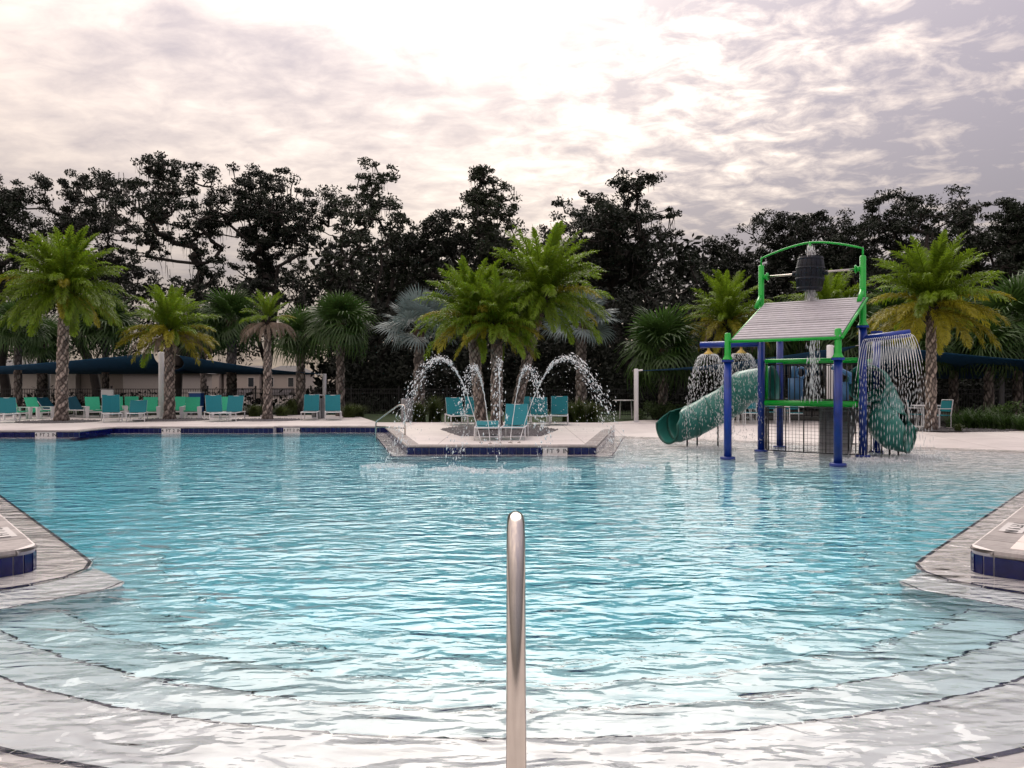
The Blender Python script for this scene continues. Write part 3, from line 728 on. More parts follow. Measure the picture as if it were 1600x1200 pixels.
def date_palm(x, y, h, rad, label, n=62, lean=(0, 0), ny=.25, dry=0, r0=.25, r1=.20, seed=0, small=False, z0=DECK, dscale=1.0, weep=False):
    n = int(n * 1.2); r0 *= .82; r1 *= .82; ny *= .7
    rnd = random.Random(seed); root = empty('date_palm', (x, y, z0), 0, label, 'palm', 'feathery date palms around the pool')
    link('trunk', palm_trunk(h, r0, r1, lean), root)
    top = Vector((lean[0], lean[1], h)); s = rad / 2.0
    for i in range(n):
        u = i / n; cls = min(5, int((u ** (.95 if not small else 1.5)) * (5.6 if not weep else 6.2) + rnd.uniform(-.3, .3))); cls = max(0, cls)
        if small: cls = min(cls, 3)
        az = i * 2.39996 + rnd.uniform(-.2, .2)
        kind = 'y' if (cls >= 3 and rnd.random() < ny * (cls - 1)) else 'g'
        me = FR[kind, cls, rnd.randrange(2)]
        o = Vector((math.cos(az), math.sin(az), 0)) * r1 * .7 + Vector((0, 0, .25 - .07 * cls))
        link('frond', me, root, top + o, (rnd.uniform(-.12, .12), rnd.uniform(-.1, .1), az), s * rnd.uniform(.86, 1.08))
    for i in range(dry):
        az = i * 2.39996 + .5; link('dry_frond', FR['d', 0, rnd.randrange(3)], root, top + Vector((math.cos(az) * r1, math.sin(az) * r1, -.12)), (0, 0, az), dscale * rnd.uniform(.8, 1.05))
    # fibrous leaf bases under the crown
    mb = MB()
    for i in range(34):
        az = i * 2.39996; zz_ = h - .55 + .6 * i / 34; f = (zz_ / h) ** 1.25; c, sn = math.cos(az), math.sin(az); rr = r1 * 1.15
        p = Vector((lean[0] * f + c * rr, lean[1] * f + sn * rr, zz_)); q = p + Vector((c * .13, sn * .13, .22)); t = Vector((-sn, c, 0)) * .055
        mb.add([p - t, p + t, q + t * .5, q - t * .5, p - t * .7 + Vector((c, sn, 0)) * -.05, p + t * .7 + Vector((c, sn, 0)) * -.05], [(0, 1, 2, 3), (4, 3, 2, 5), (0, 3, 4), (1, 5, 2)])
    mb.build('leaf_bases', M['bark'], root)
    return root
date_palm(gx(96, 30), 30.0, 5.15, 2.35, 'tallest date palm beyond the far pool wall, with a full green weeping crown', n=92, ny=.06, weep=True, seed=1, r0=.29, r1=.22, lean=(.12, 0))
date_palm(gx(265, 31.4), 31.4, 3.55, 1.95, 'date palm beside the white sail post with yellow lower fronds and a few dry ones', n=52, ny=.3, dry=9, seed=2, r0=.27, r1=.22)
date_palm(gx(418, 31.4), 31.4, 4.05, 1.15, 'slender date palm with a tuft of green over a skirt of dry brown fronds', n=26, ny=.1, dry=24, seed=3, small=True, r0=.24, r1=.16, dscale=.74)
date_palm(gx(752, 24.6), 24.6, 3.55, 1.85, 'island date palm leaning slightly back from the pair beside it, with yellowish spreading fronds', n=58, ny=.22, lean=(-.35, .2), seed=4, r0=.23, r1=.20, dry=4, dscale=.5)
date_palm(gx(776, 24.0), 24.0, 3.25, 1.60, 'upright middle date palm of the island clump with the lowest crown', n=56, ny=.18, lean=(.0, -.05), seed=5, r0=.23, r1=.21, dry=6, dscale=.45)
date_palm(gx(803, 25.0), 25.0, 4.25, 2.25, 'island date palm leaning outwards with the highest green crown', n=70, ny=.08, lean=(.95, .2), seed=6, r0=.23, r1=.20)
date_palm(gx(1136, 32.5), 32.5, 4.1, 2.1, 'date palm behind the shower arm of the play tower with some dry drooping fronds', n=58, ny=.32, dry=6, seed=7)
date_palm(gx(1296, 35), 35.0, 4.5, 2.4, 'date palm mostly hidden behind the shingled roof and barrel', n=56, ny=.1, seed=8)
date_palm(gx(1455, 24.3), 24.3, 3.95, 2.1, 'golden-green date palm beside the curled slide, standing in a mulch bed', n=80, ny=.36, seed=9, r0=.20, r1=.17)

def fan_mesh(name, rad, mat, seg=26, stem=.7, droop=.35, seed=0, split=.45, spread=2.5, e0=.0):
    r = np.random.default_rng(seed); V = []; Fq = []
    st = np.array([[0, 0, 0], [stem, 0, 0]])
    w = .014; V += [(0, w, 0), (0, -w, 0), (stem, -w * .7, 0), (stem, w * .7, 0)]; Fq += [(0, 1, 2, 3)]
    for k in range(seg):
        a = (k / (seg - 1) - .5) * spread * 2; da = spread / seg * .95
        L = rad * (.72 + .28 * math.cos(a * .55)) * r.uniform(.92, 1.06)
        c0 = np.array([stem, 0, 0]); lift = .10 * math.cos(k * math.pi)
        def P(dist, ang, zz_): return c0 + np.array([math.cos(ang) * dist, math.sin(ang) * dist, zz_])
        m1 = split * L; m2 = .78 * L; dr = droop * L * r.uniform(.5, 1.4); o = len(V)
        V += [P(.02, a, 0), P(m1, a - da, lift * .15 * L - dr * .08), P(m1, a + da, lift * .15 * L - dr * .08), P(m2, a - da * .42, -dr * .42), P(m2, a + da * .42, -dr * .42), P(L * .98, a, -dr), P(L, a + .004, -dr)]
        Fq += [(o, o + 1, o + 2, o), (o + 1, o + 3, o + 4, o + 2), (o + 3, o + 5, o + 6, o + 4)]
    tri = [f for f in Fq]
    me = bpy.data.meshes.new(name); me.from_pydata([tuple(v) for v in V], [], [tuple(dict.fromkeys(f)) for f in tri]); me.materials.append(mat); me.update(); return me
FAN = [fan_mesh('fan_leaf', .85, M['sabal'], seed=s, droop=d) for s, d in enumerate((.25, .5, .8))]
FANS = [fan_mesh('fan_leaf', 1.0, M['silver'], seg=28, stem=1.0, droop=d, seed=20 + s, split=.6, spread=2.3) for s, d in enumerate((.1, .25, .4))]
def fan_palm(px, crown_y, Y, rad, label, n=38, silver=False, r0=.17, seed=0, trunk=True):
    rnd = random.Random(seed); x = gx(px, Y); zc = H + (600 - crown_y) / F * Y; z0 = .15; h = max(.6, zc - z0)
    root = empty('silver_fan_palm' if silver else 'fan_palm', (x, Y, z0), 0, label, 'palm', 'silver fan palms' if silver else 'green fan palms along the fence')
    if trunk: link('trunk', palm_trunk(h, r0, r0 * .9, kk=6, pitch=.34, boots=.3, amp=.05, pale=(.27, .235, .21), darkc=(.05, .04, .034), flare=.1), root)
    S = FANS if silver else FAN; base = 2.0 if silver else 1.55
    for i in range(n):
        el = R(82) - (i / n) * R(125 if not silver else 110) + rnd.uniform(-.12, .12); az = i * 2.39996 + rnd.uniform(-.25, .25)
        v = 0 if el > R(40) else (1 if el > 0 else 2)
        Mx = Matrix.Rotation(az, 4, 'Z') @ Matrix.Rotation(-el, 4, 'Y') @ Matrix.Rotation(rnd.uniform(-.7, .7), 4, 'X')
        o = link('fan_leaf', S[v], root); o.matrix_local = Matrix.Translation((0, 0, h)) @ Mx @ Matrix.Scale(rad / base * rnd.uniform(.85, 1.1), 4)
    return root
fan_palm(28, 512, 35.5, 1.55, 'fan palm with a leaning ragged pale trunk at the end of the fence', seed=1)
fan_palm(66, 535, 38.5, 1.6, 'fan palm with a dark stout trunk right beside the tallest date palm', seed=2, r0=.24)
fan_palm(165, 510, 39, 1.9, 'fan palm between the tallest date palm and the white sail post', seed=3, n=44)
fan_palm(318, 520, 44, 1.7, 'fan palm rising behind the second shade sail near the townhouses', seed=4)
fan_palm(362, 500, 40, 1.9, 'drooping fan palm whose trunk stands before the townhouse gable', seed=5, n=42, r0=.26)
fan_palm(470, 525, 37, 1.6, 'short fan palm beside the palm with the dry skirt, with a patterned trunk', seed=6, r0=.22)
fan_palm(532, 505, 35, 1.75, 'bright fan palm with a pale lattice trunk near the pair of loungers and bin', seed=7, n=46, r0=.2)
fan_palm(1036, 545, 32.5, 2.0, 'dense rounded fan palm left of the tube slide mouth', seed=8, n=52, r0=.2)
for i, (px, cy_, Y, rd, lab) in enumerate([
    (1215, 520, 36, 1.7, 'fan palm seen under the shingled roof edge'), (1330, 520, 33, 1.8, 'fan palm behind the green upright that carries the barrel axle'),
    (1405, 505, 34, 1.9, 'fan palm between the spray bar and the golden date palm'), (1490, 520, 31, 1.8, 'fan palm directly behind the golden date palm trunk'),
    (1545, 540, 29.5, 1.5, 'low fan palm hanging over the long navy sail edge'), (1590, 500, 30, 2.0, 'tall fan palm at the end of the navy sail'),
    (1440, 545, 30, 1.3, 'small fan palm tucked under the golden date palm crown'), (1640, 470, 33, 2.1, 'fan palm cut off beyond the end of the sail')]):
    fan_palm(px, cy_, Y, rd, lab, seed=30 + i, n=46)
fan_palm(655, 515, 33, 2.05, 'silver-leaved fan palm on the handrail side of the island palms', n=24, silver=True, r0=.24, seed=61)
fan_palm(908, 505, 33, 1.8, 'silver-leaved fan palm half hidden by the leaning island palm', n=24, silver=True, r0=.24, seed=62)

# ------------------------------------------------------------------ planting beds
def bed(name, pts, label, n, z=DECK, hmax=.05):
    o = tess([pts], z + .004, name, M['gravel']); tag(o, label, 'planting bed')
    xs = [p[0] for p in pts]; ys = [p[1] for p in pts]; V = []; Fq = []
    cnt = 0
    def inside_(x, y):
        c = False; j = len(pts) - 1
        for i in range(len(pts)):
            if (pts[i][1] > y) != (pts[j][1] > y) and x < (pts[j][0] - pts[i][0]) * (y - pts[i][1]) / (pts[j][1] - pts[i][1]) + pts[i][0]: c = not c
            j = i
        return c
    while cnt < n:
        x, y = random.uniform(min(xs), max(xs)), random.uniform(min(ys), max(ys))
        if not inside_(x, y): continue
        cnt += 1; s = random.uniform(.02, .055); o_ = len(V); a = random.uniform(0, 6.28); c, sn = math.cos(a) * s, math.sin(a) * s
        V += [(x + c, y + sn, z), (x - sn, y + c, z), (x - c, y - sn, z), (x + sn, y - c, z), (x + random.uniform(-.3, .3) * s, y, z + s * random.uniform(.7, 1.3))]
        Fq += [(o_, o_ + 1, o_ + 4), (o_ + 1, o_ + 2, o_ + 4), (o_ + 2, o_ + 3, o_ + 4), (o_ + 3, o_, o_ + 4)]
    g_ = link('stones', fast_mesh('stones', V, Fq, M['gravel']), o); tag(g_, kind='stuff')
bed('gravel_bed', [V2(-2.37, 24.7), V2(-1.48, 21.4), V2(.83, 21.4), V2(1.5, 24.5), V2(.8, 26.3), V2(-1.8, 26.3)], 'dark gravel bed at the feet of the three island palms', 2600)
def ring(cx, cy_, rx, ry, n=26): return [V2(cx + rx * math.cos(2 * math.pi * i / n), cy_ + ry * math.sin(2 * math.pi * i / n)) for i in range(n)]
bed('gravel_bed', ring(gx(96, 29.8), 29.6, 1.5, 1.3), 'gravel bed round the tallest date palm', 1000)
bed('gravel_bed', ring(gx(268, 31), 31.0, 1.5, 1.3), 'gravel bed round the palm beside the white sail post', 1000)
bed('gravel_bed', ring(gx(418, 31), 31.0, 1.4, 1.2), 'gravel bed round the palm with the dry skirt', 900)
bed('mulch_bed', [V2(12.1, 24.6), V2(13.4, 23.5), V2(15.2, 23.4), V2(16.4, 24.0), V2(14.5, 25.3), V2(12.8, 25.4)], 'mulch bed round the golden date palm', 800)

def blade_clump(x, y, h, spread, n, label, name='ornamental_grass', mat='blade', cat='plant', z=.15):
    r = rng; V = []; Fq = []
    for _ in range(n):
        a = r.uniform(0, 6.283); d = r.uniform(0, spread * .35); L_ = h * r.uniform(.6, 1.1); o = len(V); k = r.uniform(.3, 1.0)
        px_, py_ = d * math.cos(a * 3), d * math.sin(a * 3); ca, sa = math.cos(a), math.sin(a); w = .012 + .006 * r.random()
        pts = [(px_ + ca * spread * k * t * t, py_ + sa * spread * k * t * t, L_ * (t - .35 * k * t * t * t)) for t in (0, .4, .75, 1)]
        for (p, q, w0, w1) in zip(pts[:-1], pts[1:], (w, w * 1.2, w * .8), (w * 1.2, w * .8, .002)):
            o = len(V); V += [(p[0] - sa * w0, p[1] + ca * w0, p[2]), (p[0] + sa * w0, p[1] - ca * w0, p[2]), (q[0] + sa * w1, q[1] - ca * w1, q[2]), (q[0] - sa * w1, q[1] + ca * w1, q[2])]; Fq.append((o, o + 1, o + 2, o + 3))
    o = link(name, fast_mesh(name, V, Fq, M[mat]), None, (x, y, z)); tag(o, label, cat, 'shrubs and grasses along the fence'); return o
def shrub(x, y, w, h, label, n=26, mat='shrub'):
    cs = rand_unit(n) * (rng.random(n) ** .4)[:, None] * np.array([w, w * .6, h * .5]) + np.array([0, 0, h * .55])
    root = empty('shrub', (x, y, .13), 0, label, 'shrub', 'shrubs and grasses along the fence')
    V, Fq = leaf_cloud(cs, np.full(n, .2), 60, .05, 1.0); link('foliage', fast_mesh('foliage', V, Fq, M[mat]), root)
    mb = MB()
    for k in range(5):
        a = k * 1.25; mb.tube([(0, 0, -.02), (math.cos(a) * w * .3, math.sin(a) * w * .2, h * .35), (math.cos(a) * w * .6, math.sin(a) * w * .4, h * .8)], [.02, .014, .006], 5)
    mb.build('stems', M['bark'], root)
plants = [(398, 34.5, .75, 'grass clump before the fence between dry-skirted palm and teal loungers'), (440, 35, .65, 'low grass clump just past the dry-skirted palm trunk'), (456, 36.2, 1.0, 'tall grass clump halfway between dry-skirted palm and grey bin'),
          (545, 33.5, .8, 'grass clump beside the lounger next to the bin'), (560, 34.4, .75, 'grass clump at the end of the lounger pair, nearest the lawn'),
          (655, 30, 1.0, 'grass clump beside the white slatted bin, before the silver palm'), (680, 30.5, 1.25, 'tallest grass clump behind the outer fountain arc'), (712, 30.5, .95, 'grass clump behind the lawn loungers'),
          (905, 30, 1.15, 'grass clump under the outermost fountain arc'), (925, 30.6, 1.0, 'grass clump at the far end of the lawn strip'), (888, 30.8, .9, 'grass clump behind the last lawn lounger')]
for px, Y, h, lab in plants: blade_clump(gx(px, Y), Y, h, .75, 260, lab)
for px, Y, w, h, lab in [(1025, 31.2, .8, .75, 'clipped low shrub at the foot of the rounded fan palm'), (1065, 31.5, .7, .65, 'low shrub behind the tube slide mouth'),
                         (1045, 32, .7, .7, 'low shrub between the rounded fan palm and the slide'), (170, 36, 1.2, .85, 'hedge shrub behind the mint chairs and towel stand'), (225, 36, 1.1, .8, 'hedge shrub along the fence near the white sail post'),
                         (1580, 25.2, .8, .8, 'dark shrub at the end of the fern row'), (60, 36.5, .6, .75, 'reddish-looking shrub behind the mint lounge chairs')]:
    shrub(gx(px, Y), Y, w, h, lab)
for i, (px, Y, h) in enumerate([(1492, 25.8, .75), (1505, 25.2, .7), (1520, 25.6, .95), (1537, 25.0, .8), (1552, 25.8, 1.0), (1568, 24.6, .75), (1596, 24.2, .7), (1612, 23.8, .8)]):
    blade_clump(gx(px, Y), Y, h, .85, 120, 'arching fern in the row between the golden date palm and the deck edge', 'fern', 'sabal')
blade_clump(gx(1497, 23.6), 23.6, .28, .28, 90, 'small yellow-green tuft in the mulch bed', 'grass_tuft', 'blade', z=DECK)

# ------------------------------------------------------------------ fence
def fence(a, b, label):
    a, b = V2(*a), V2(*b); L = (b - a).length; t = (b - a).normalized(); ang = math.atan2(t.y, t.x)
    root = empty('picket_fence', (a.x, a.y, .12), ang, label, 'fence', 'black pool fence'); n = max(1, round(L / 2.44)); s = L / n
    post = MB().box((0, 0, .73), (.065, .065, 1.46)).box((0, 0, 1.475), (.08, .08, .03)).mesh('post', M['black'])
    pan = MB()
    for z in (.12, 1.13, 1.33): pan.box((s / 2, 0, z), (s - .07, .03, .035))
    rails = pan.mesh('rail', M['black']); pk = MB()
    k = int(s / .118)
    for i in range(1, k): pk.box((i * s / k, 0, .70), (.019, .019, 1.27))
    pick = pk.mesh('pickets', M['black'])
    for i in range(n):
        link('post', post, root, (i * s, 0, 0)); link('rail', rails, root, (i * s, 0, 0)); tag(link('pickets', pick, root, (i * s, 0, 0)), kind='stuff')
    link('post', post, root, (L, 0, 0))
fence((-46, 37.2), (-8, 37.6), 'black picket fence in front of the beige building and townhouses')
fence((-8, 37.6), (4, 36.4), 'black picket fence in the dark behind the island palms')
fence((4, 36.4), (34, 33), 'black picket fence under the shade sails behind the play tower')

# ------------------------------------------------------------------ shade sails
def sail(corners, label, sag=.25):
    n = 20; A, B_, D, E = [np.array(c, float) for c in corners]; mb = MB(); cx = (A + B_ + D + E) / 4; P = []
    for i in range(n + 1):
        for j in range(n + 1):
            u, v = i / n, j / n; p = A * (1 - u) * (1 - v) + B_ * u * (1 - v) + D * u * v + E * (1 - u) * v
            k = .16 * (4 * u * (1 - u) * abs(2 * v - 1) ** 2 + 4 * v * (1 - v) * abs(2 * u - 1) ** 2)
            q = p + (cx - p) * k * .8; q[2] = p[2] - sag * 4 * (u * (1 - u) * .6 + v * (1 - v) * .4) * .5; P.append(q)
    mb.add([tuple(p) for p in P], [(i * (n + 1) + j, (i + 1) * (n + 1) + j, (i + 1) * (n + 1) + j + 1, i * (n + 1) + j + 1) for i in range(n) for j in range(n)])
    root = empty('shade_sail', (float(cx[0]), float(cx[1]), float(cx[2])), 0, label, 'shade sail', 'navy shade sails')
    o = mb.build('cloth', M['sail'], root, True); o.location = (-cx[0], -cx[1], -cx[2])
    md = o.modifiers.new('s', 'SOLIDIFY'); md.thickness = .012
    cb = MB()
    for a, b in ((0, 1), (1, 2), (2, 3), (3, 0)):
        pass
    for c in (A, B_, D, E):
        d = (c - cx); d /= np.linalg.norm(d); cb.tube([tuple(c - d * .05 - cx), tuple(c + d * .3 - cx)], .012, 6)
    cb.build('corner_cable', M['steel'], root)
def post(x, y, h, label, r=.09, hook=0, mat='white'):
    root = empty('sail_post', (x, y, .15), 0, label, 'post', 'shade sail posts')
    MB().lathe([(r, 0), (r, h), (r * .7, h + .02)], n=14).build('pole', M[mat], root, True)
    MB().box((0, 0, .075), (.34, .34, .03)).build('base_plate', M[mat], root)
    MB().tube([(0, 0, h - .06), (hook or .18, 0, h - .03)], .03, 8).build('bracket', M[mat], root)
sail([(-15.9, 33.5, 3.05), (-17.2, 42, 2.3), (-30, 41, 2.35), (-28, 33.2, 2.22)], 'navy shade sail stretched from the white post past the tallest date palm', .35)
sail([(-14.9, 33.8, 2.98), (-9.3, 37.0, 2.22), (-12.5, 43.5, 2.3), (-19, 42, 2.4)], 'navy shade sail between white post and hooked grey post, before the townhouses', .3)
sail([(4.9, 29.3, 2.22), (12.6, 27.6, 3.1), (14.2, 34.5, 2.1), (6.2, 35.5, 2.5)], 'navy shade sail behind the play tower', .3)
sail([(13.1, 27.8, 3.15), (22.5, 26.6, 2.35), (23.5, 34, 2.0), (14.6, 34.8, 2.1)], 'navy shade sail sweeping down past the golden date palm', .3)
post(gx(252, 33.5), 33.5, 2.95, 'tall white sail post beside the yellowing date palm', .115)
post(gx(510, 38), 37.6, 2.05, 'pale sail post with a hooked arm behind the pair of loungers and bin', .10, -.42)
post(gx(78, 41), 40.8, 2.6, 'grey sail post behind the tallest date palm', .12)
post(gx(994, 29.2), 29.2, 2.12, 'white sail post beside the rounded fan palm', .09, .25)
post(gx(1565, 31), 31, 2.3, 'grey sail post standing in the shade past the golden date palm', .10, mat='bin')
post(gx(1297, 27.5), 27.5, 2.95, 'white sail post seen through the play tower', .12)

# ------------------------------------------------------------------ seats
def lounger(x, y, rz, label, back=62, mat='teal', z=DECK):
    jr = random.Random(int(x * 97)); back += jr.uniform(-7, 5); rz += R(jr.uniform(-7, 7)); y += jr.uniform(-.2, .2)
    root = empty('sun_lounger', (x, y, z), rz + math.atan2(-x, y), label, 'sun lounger', 'sling sun loungers round the pool'); w, L_, sh = .31, 1.15, .34
    # local: foot at -Y, head hinge at y=0, back raised beyond
    a = R(back); by, bz = .74 * math.cos(a), .74 * math.sin(a)
    def cloth(p0, p1, name):
        p0, p1 = Vector(p0), Vector(p1); mb = MB(); n = 5; P = []; nrm_ = (p1 - p0).normalized().cross(Vector((1, 0, 0))) * -1
        for i in range(n + 1):
            for sx in (-w, 0, w): q = p0.lerp(p1, i / n); P.append((sx, q.y + nrm_.y * (-.025 if sx == 0 else 0), q.z + nrm_.z * (-.025 if sx == 0 else 0)))
        mb.add(P, [(i * 3 + j, i * 3 + j + 1, i * 3 + j + 4, i * 3 + j + 3) for i in range(n) for j in range(2)])
        o = mb.build(name, M[mat], root); md = o.modifiers.new('s', 'SOLIDIFY'); md.thickness = .015
    cloth((0, -L_, sh), (0, -.02, sh), 'seat_sling'); cloth((0, 0, sh + .02), (0, by, sh + bz), 'back_sling')
    f = MB()
    for sx in (-w, w): f.tube([(sx, -L_ - .02, sh), (sx, .62, sh)], .02, 8)
    for y_ in (-L_ - .02, .62): f.tube([(-w, y_, sh), (w, y_, sh)], .02, 8)
    f.build('frame', M['white'], root, True); f = MB()
    for sx in (-w + .005, w - .005): f.tube([(sx, .025, sh), (sx, by + .025, sh + bz - .02)], .012, 8)
    f.tube([(-w, by + .02, sh + bz - .02), (w, by + .02, sh + bz - .02)], .012, 8); f.build('back_frame', M['white'], root, True)
    for sx in (-w, w):
        for y_ in (-L_ + .12, .45): MB().tube([(sx, y_, sh), (sx * 1.03, y_, 0)], .02, 8).build('leg', M['white'], root, True)
    MB().tube([(-w, -L_ + .12, .10), (w, -L_ + .12, .10)], .016, 8).build('stretcher', M['white'], root, True)
    return root
def lounge_chair(x, y, rz, label, z=DECK):
    root = empty('lounge_chair', (x, y, z), rz + math.atan2(-x, y), label, 'chair', 'mint lounge chairs with white arms'); w = .30
    mb = MB().box((0, 0, .31), (w * 2, .56, .03), Matrix.Rotation(R(-8), 3, 'X')); mb.build('seat', M['mint'], root)
    MB().box((0, .40, .60), (w * 1.9, .03, .66), Matrix.Rotation(R(-22), 3, 'X')).build('backrest', M['mint'], root)
    for sx in (-1, 1):
        X = sx * (w + .05)
        MB().box((X, .02, .50), (.15, .74, .03)).build('armrest', M['white'], root)
        m_ = MB(); m_.add([(X - .085, -.34, .485), (X + .085, -.34, .485), (X + .085, -.26, .485), (X - .085, -.26, .485), (X - .045, -.32, 0), (X + .045, -.32, 0), (X + .045, -.26, 0), (X - .045, -.26, 0)],
               [(0, 1, 2, 3), (7, 6, 5, 4), (0, 4, 5, 1), (1, 5, 6, 2), (2, 6, 7, 3), (3, 7, 4, 0)]); m_.build('leg', M['white'], root)
        MB().box((X, .30, .25), (.05, .09, .49)).build('leg', M['white'], root)
    MB().box((0, -.27, .265), (w * 2.1, .035, .05)).build('front_rail', M['white'], root)
    return root
D31 = 30.6
lounger(gx(8, 29.4), 29.4 + .2, R(8), 'teal lounger cut off beside the first mint chair')
lounger(gx(166, 29.6), 29.9, 0, 'teal lounger with upright back in front of the towel stand', 78)
lounger(gx(206, 29.8), 30.1, R(2), 'teal lounger with the lower back next to the one before the towel stand', 42)
lounger(gx(330, 30.2), 30.5, R(2), 'teal lounger between the yellowing palm and its twin', 68)
lounger(gx(360, 30.4), 30.7, R(-10), 'slightly turned teal lounger next to the gravel bed of the dry-skirted palm', 66)
lounger(gx(482, 31.2), 31.6, R(-2), 'teal lounger beside the grey bin on the side of the dry-skirted palm', 68)
lounger(gx(516, 31.2), 31.6, R(2), 'teal lounger beside the grey bin on the lawn side', 64)
lounger(gx(122, 33.4), 33.3, R(38), 'dark petrol-blue lounger angled behind the trunk of the tallest date palm', 50, 'navy')
lounger(gx(80, 34.2), 34.2, R(38), 'dark petrol-blue lounger mostly hidden by the tallest date palm trunk', 48, 'navy')
lounger(gx(761, 20.6), 20.9, 0, 'teal lounger with its back laid low on the island by the jets', 14)
lounger(gx(806, 20.6), 20.9, R(-3), 'teal lounger with raised back on the island by the jets', 52)
lounger(gx(712, 28.2), 28.0, R(4), 'teal lounger on the lawn edge behind the outer jet', 66)
lounger(gx(741, 28.2), 28.0, R(4), 'teal lounger peeking from behind the island palm trunks', 66)
lounger(gx(815, 28.2), 28.0, 0, 'teal lounger behind the leaning island palm trunk', 66)
lounger(gx(842, 28.2), 28.0, R(-2), 'teal lounger on the lawn edge, next to the last of the row', 66)
lounger(gx(874, 28.2), 28.0, R(-2), 'last teal lounger of the row on the lawn edge, farthest from the handrail', 66)
for px, Y, rz, lab in [(27, 31.5, 38, 'mint chair with white arms beside the teal lounger that is cut off'), (62, 32.2, 42, 'mint chair with white arms by the gravel bed of the tallest palm'),
                       (148, 33, 12, 'mint chair half hidden by the upright teal lounger, palm side'), (182, 33.5, 4, 'mint chair half hidden by the upright teal lounger, post side'), (207, 34, 4, 'mint chair behind the low-backed teal lounger'),
                       (234, 32.5, -4, 'mint chair just before the white sail post'), (277, 33.5, -8, 'mint chair hidden behind the yellowing palm trunk'), (299, 32.4, -8, 'mint chair in front of the blue box'), (346, 33.2, 0, 'mint chair behind the pair of teal loungers by the gravel')]:
    lounge_chair(gx(px, Y), Y, R(rz), lab)

def dining_chair(x, y, rz, label):
    root = empty('patio_chair', (x, y, DECK), rz, label, 'chair', 'white framed patio chairs behind the play tower'); w = .25
    MB().box((0, 0, .44), (.46, .46, .02)).build('seat', M['teal'], root); MB().box((0, .25, .74), (.46, .02, .36), Matrix.Rotation(R(-8), 3, 'X')).build('backrest', M['teal'], root)
    for sx in (-w, w):
        MB().tube([(sx, .22, 0), (sx, .22, .45), (sx, .30, .95)], .016, 6).build('leg', M['white'], root); MB().tube([(sx, -.22, 0), (sx, -.22, .66)], .016, 6).build('leg', M['white'], root)
        MB().tube([(sx, -.22, .66), (sx, .25, .66)], .016, 6).build('armrest', M['white'], root)
    MB().tube([(-w, .30, .95), (w, .30, .95)], .016, 6).build('top_rail', M['white'], root); MB().tube([(-w, -.22, .42), (w, -.22, .42)], .016, 6).build('front_rail', M['white'], root)
def table(x, y, label, r=.5, h=.72):
    root = empty('patio_table', (x, y, DECK if y < 30 else .16), 0, label, 'table', 'white patio tables')
    MB().lathe([(r, h), (r, h + .03), (r - .02, h + .035)], n=24).build('table_top', M['white'], root)
    for k in range(4): a = k * math.pi / 2 + .6; MB().tube([(math.cos(a) * r * .7, math.sin(a) * r * .7, 0), (math.cos(a) * r * .6, math.sin(a) * r * .6, h)], .02, 6).build('leg', M['white'], root)
for px, Y, rz, lab in [(1150, 27.5, 15, 'patio chair with teal sling seen just past the shower arm post'), (1172, 27.6, -10, 'patio chair with teal sling beside the blue corner post'), (1200, 28.2, 170, 'patio chair turned away, seen through the cage'),
                       (1241, 27.2, 0, 'patio chair with teal back seen through the cage'), (1432, 26, 60, 'patio chair beside the mouth of the curled slide'), (1468, 25.2, -80, 'patio chair half hidden by the golden palm trunk')]:
    dining_chair(gx(px, Y), Y, R(rz), lab)
table(gx(1163, 28.6), 28.6, 'white patio table beyond the shower arm'); table(gx(1222, 28.8), 28.8, 'white patio table seen through the cage'); table(gx(1448, 26.0), 26.0, 'white patio table beside the golden date palm')
table(gx(978, 33.5), 33.5, 'long-legged white table by the white sail post at the lawn', .55, .80); table(gx(1083, 31.5), 30.4, 'white patio table behind the tube slide')

# bins, stand, box
def slat_bin(x, y, label, z=DECK, h=.85, r=.26, lid=True):
    root = empty('litter_bin', (x, y, z), 0, label, 'bin')
    MB().lathe([(r - .03, .02), (r - .03, h - .02)], n=16).build('liner', M['black'], root)
    sl_ = MB().box((0, 0, 0), (.05, .012, h)).mesh('slat', M['bin'])
    for k in range(20): a = k * math.pi / 10; link('slat', sl_, root, (math.cos(a) * r, math.sin(a) * r, h / 2 + .02), (0, 0, a + math.pi / 2))
    if lid: MB().lathe([(r + .03, h + .12), (r + .04, h + .15), (.05, h + .2)], n=18).tube([(r - .04, 0, h - .02), (r - .04, 0, h + .12)], .015, 6).tube([(-r + .04, 0, h - .02), (-r + .04, 0, h + .12)], .015, 6).build('lid', M['bin'], root)
slat_bin(gx(497, 32.4), 32.4, 'grey slatted litter bin with a lid between two teal loungers')
slat_bin(gx(632, 29.0), 29.6, 'pale slatted bin by the lawn behind the island handrail', .16, .95, .22, False)
root = empty('towel_stand', (gx(168, 34.6), 34.6, .2), 0, 'white notice stand behind the upright teal lounger', 'stand')
MB().box((0, 0, 1.05), (.56, .08, .36)).build('panel', M['white'], root); MB().box((0, -.002, 1.26), (.60, .12, .04)).build('cap', M['bin'], root)
for sx in (-.22, .22): MB().tube([(sx, 0, 0), (sx, 0, .9)], .025, 8).build('leg', M['white'], root)
root = empty('blue_box', (gx(307, 36), 36, .2), 0, 'blue cabinet with white top beside the fence near the townhouses', 'cabinet')
MB().box((0, 0, .62), (.55, .4, .9)).build('body', M['bluebox'], root); MB().box((0, 0, 1.10), (.6, .45, .06)).build('top', M['white'], root)
for sx in (-.2, .2): MB().box((sx, 0, .085), (.08, .3, .17)).build('foot', M['bin'], root)

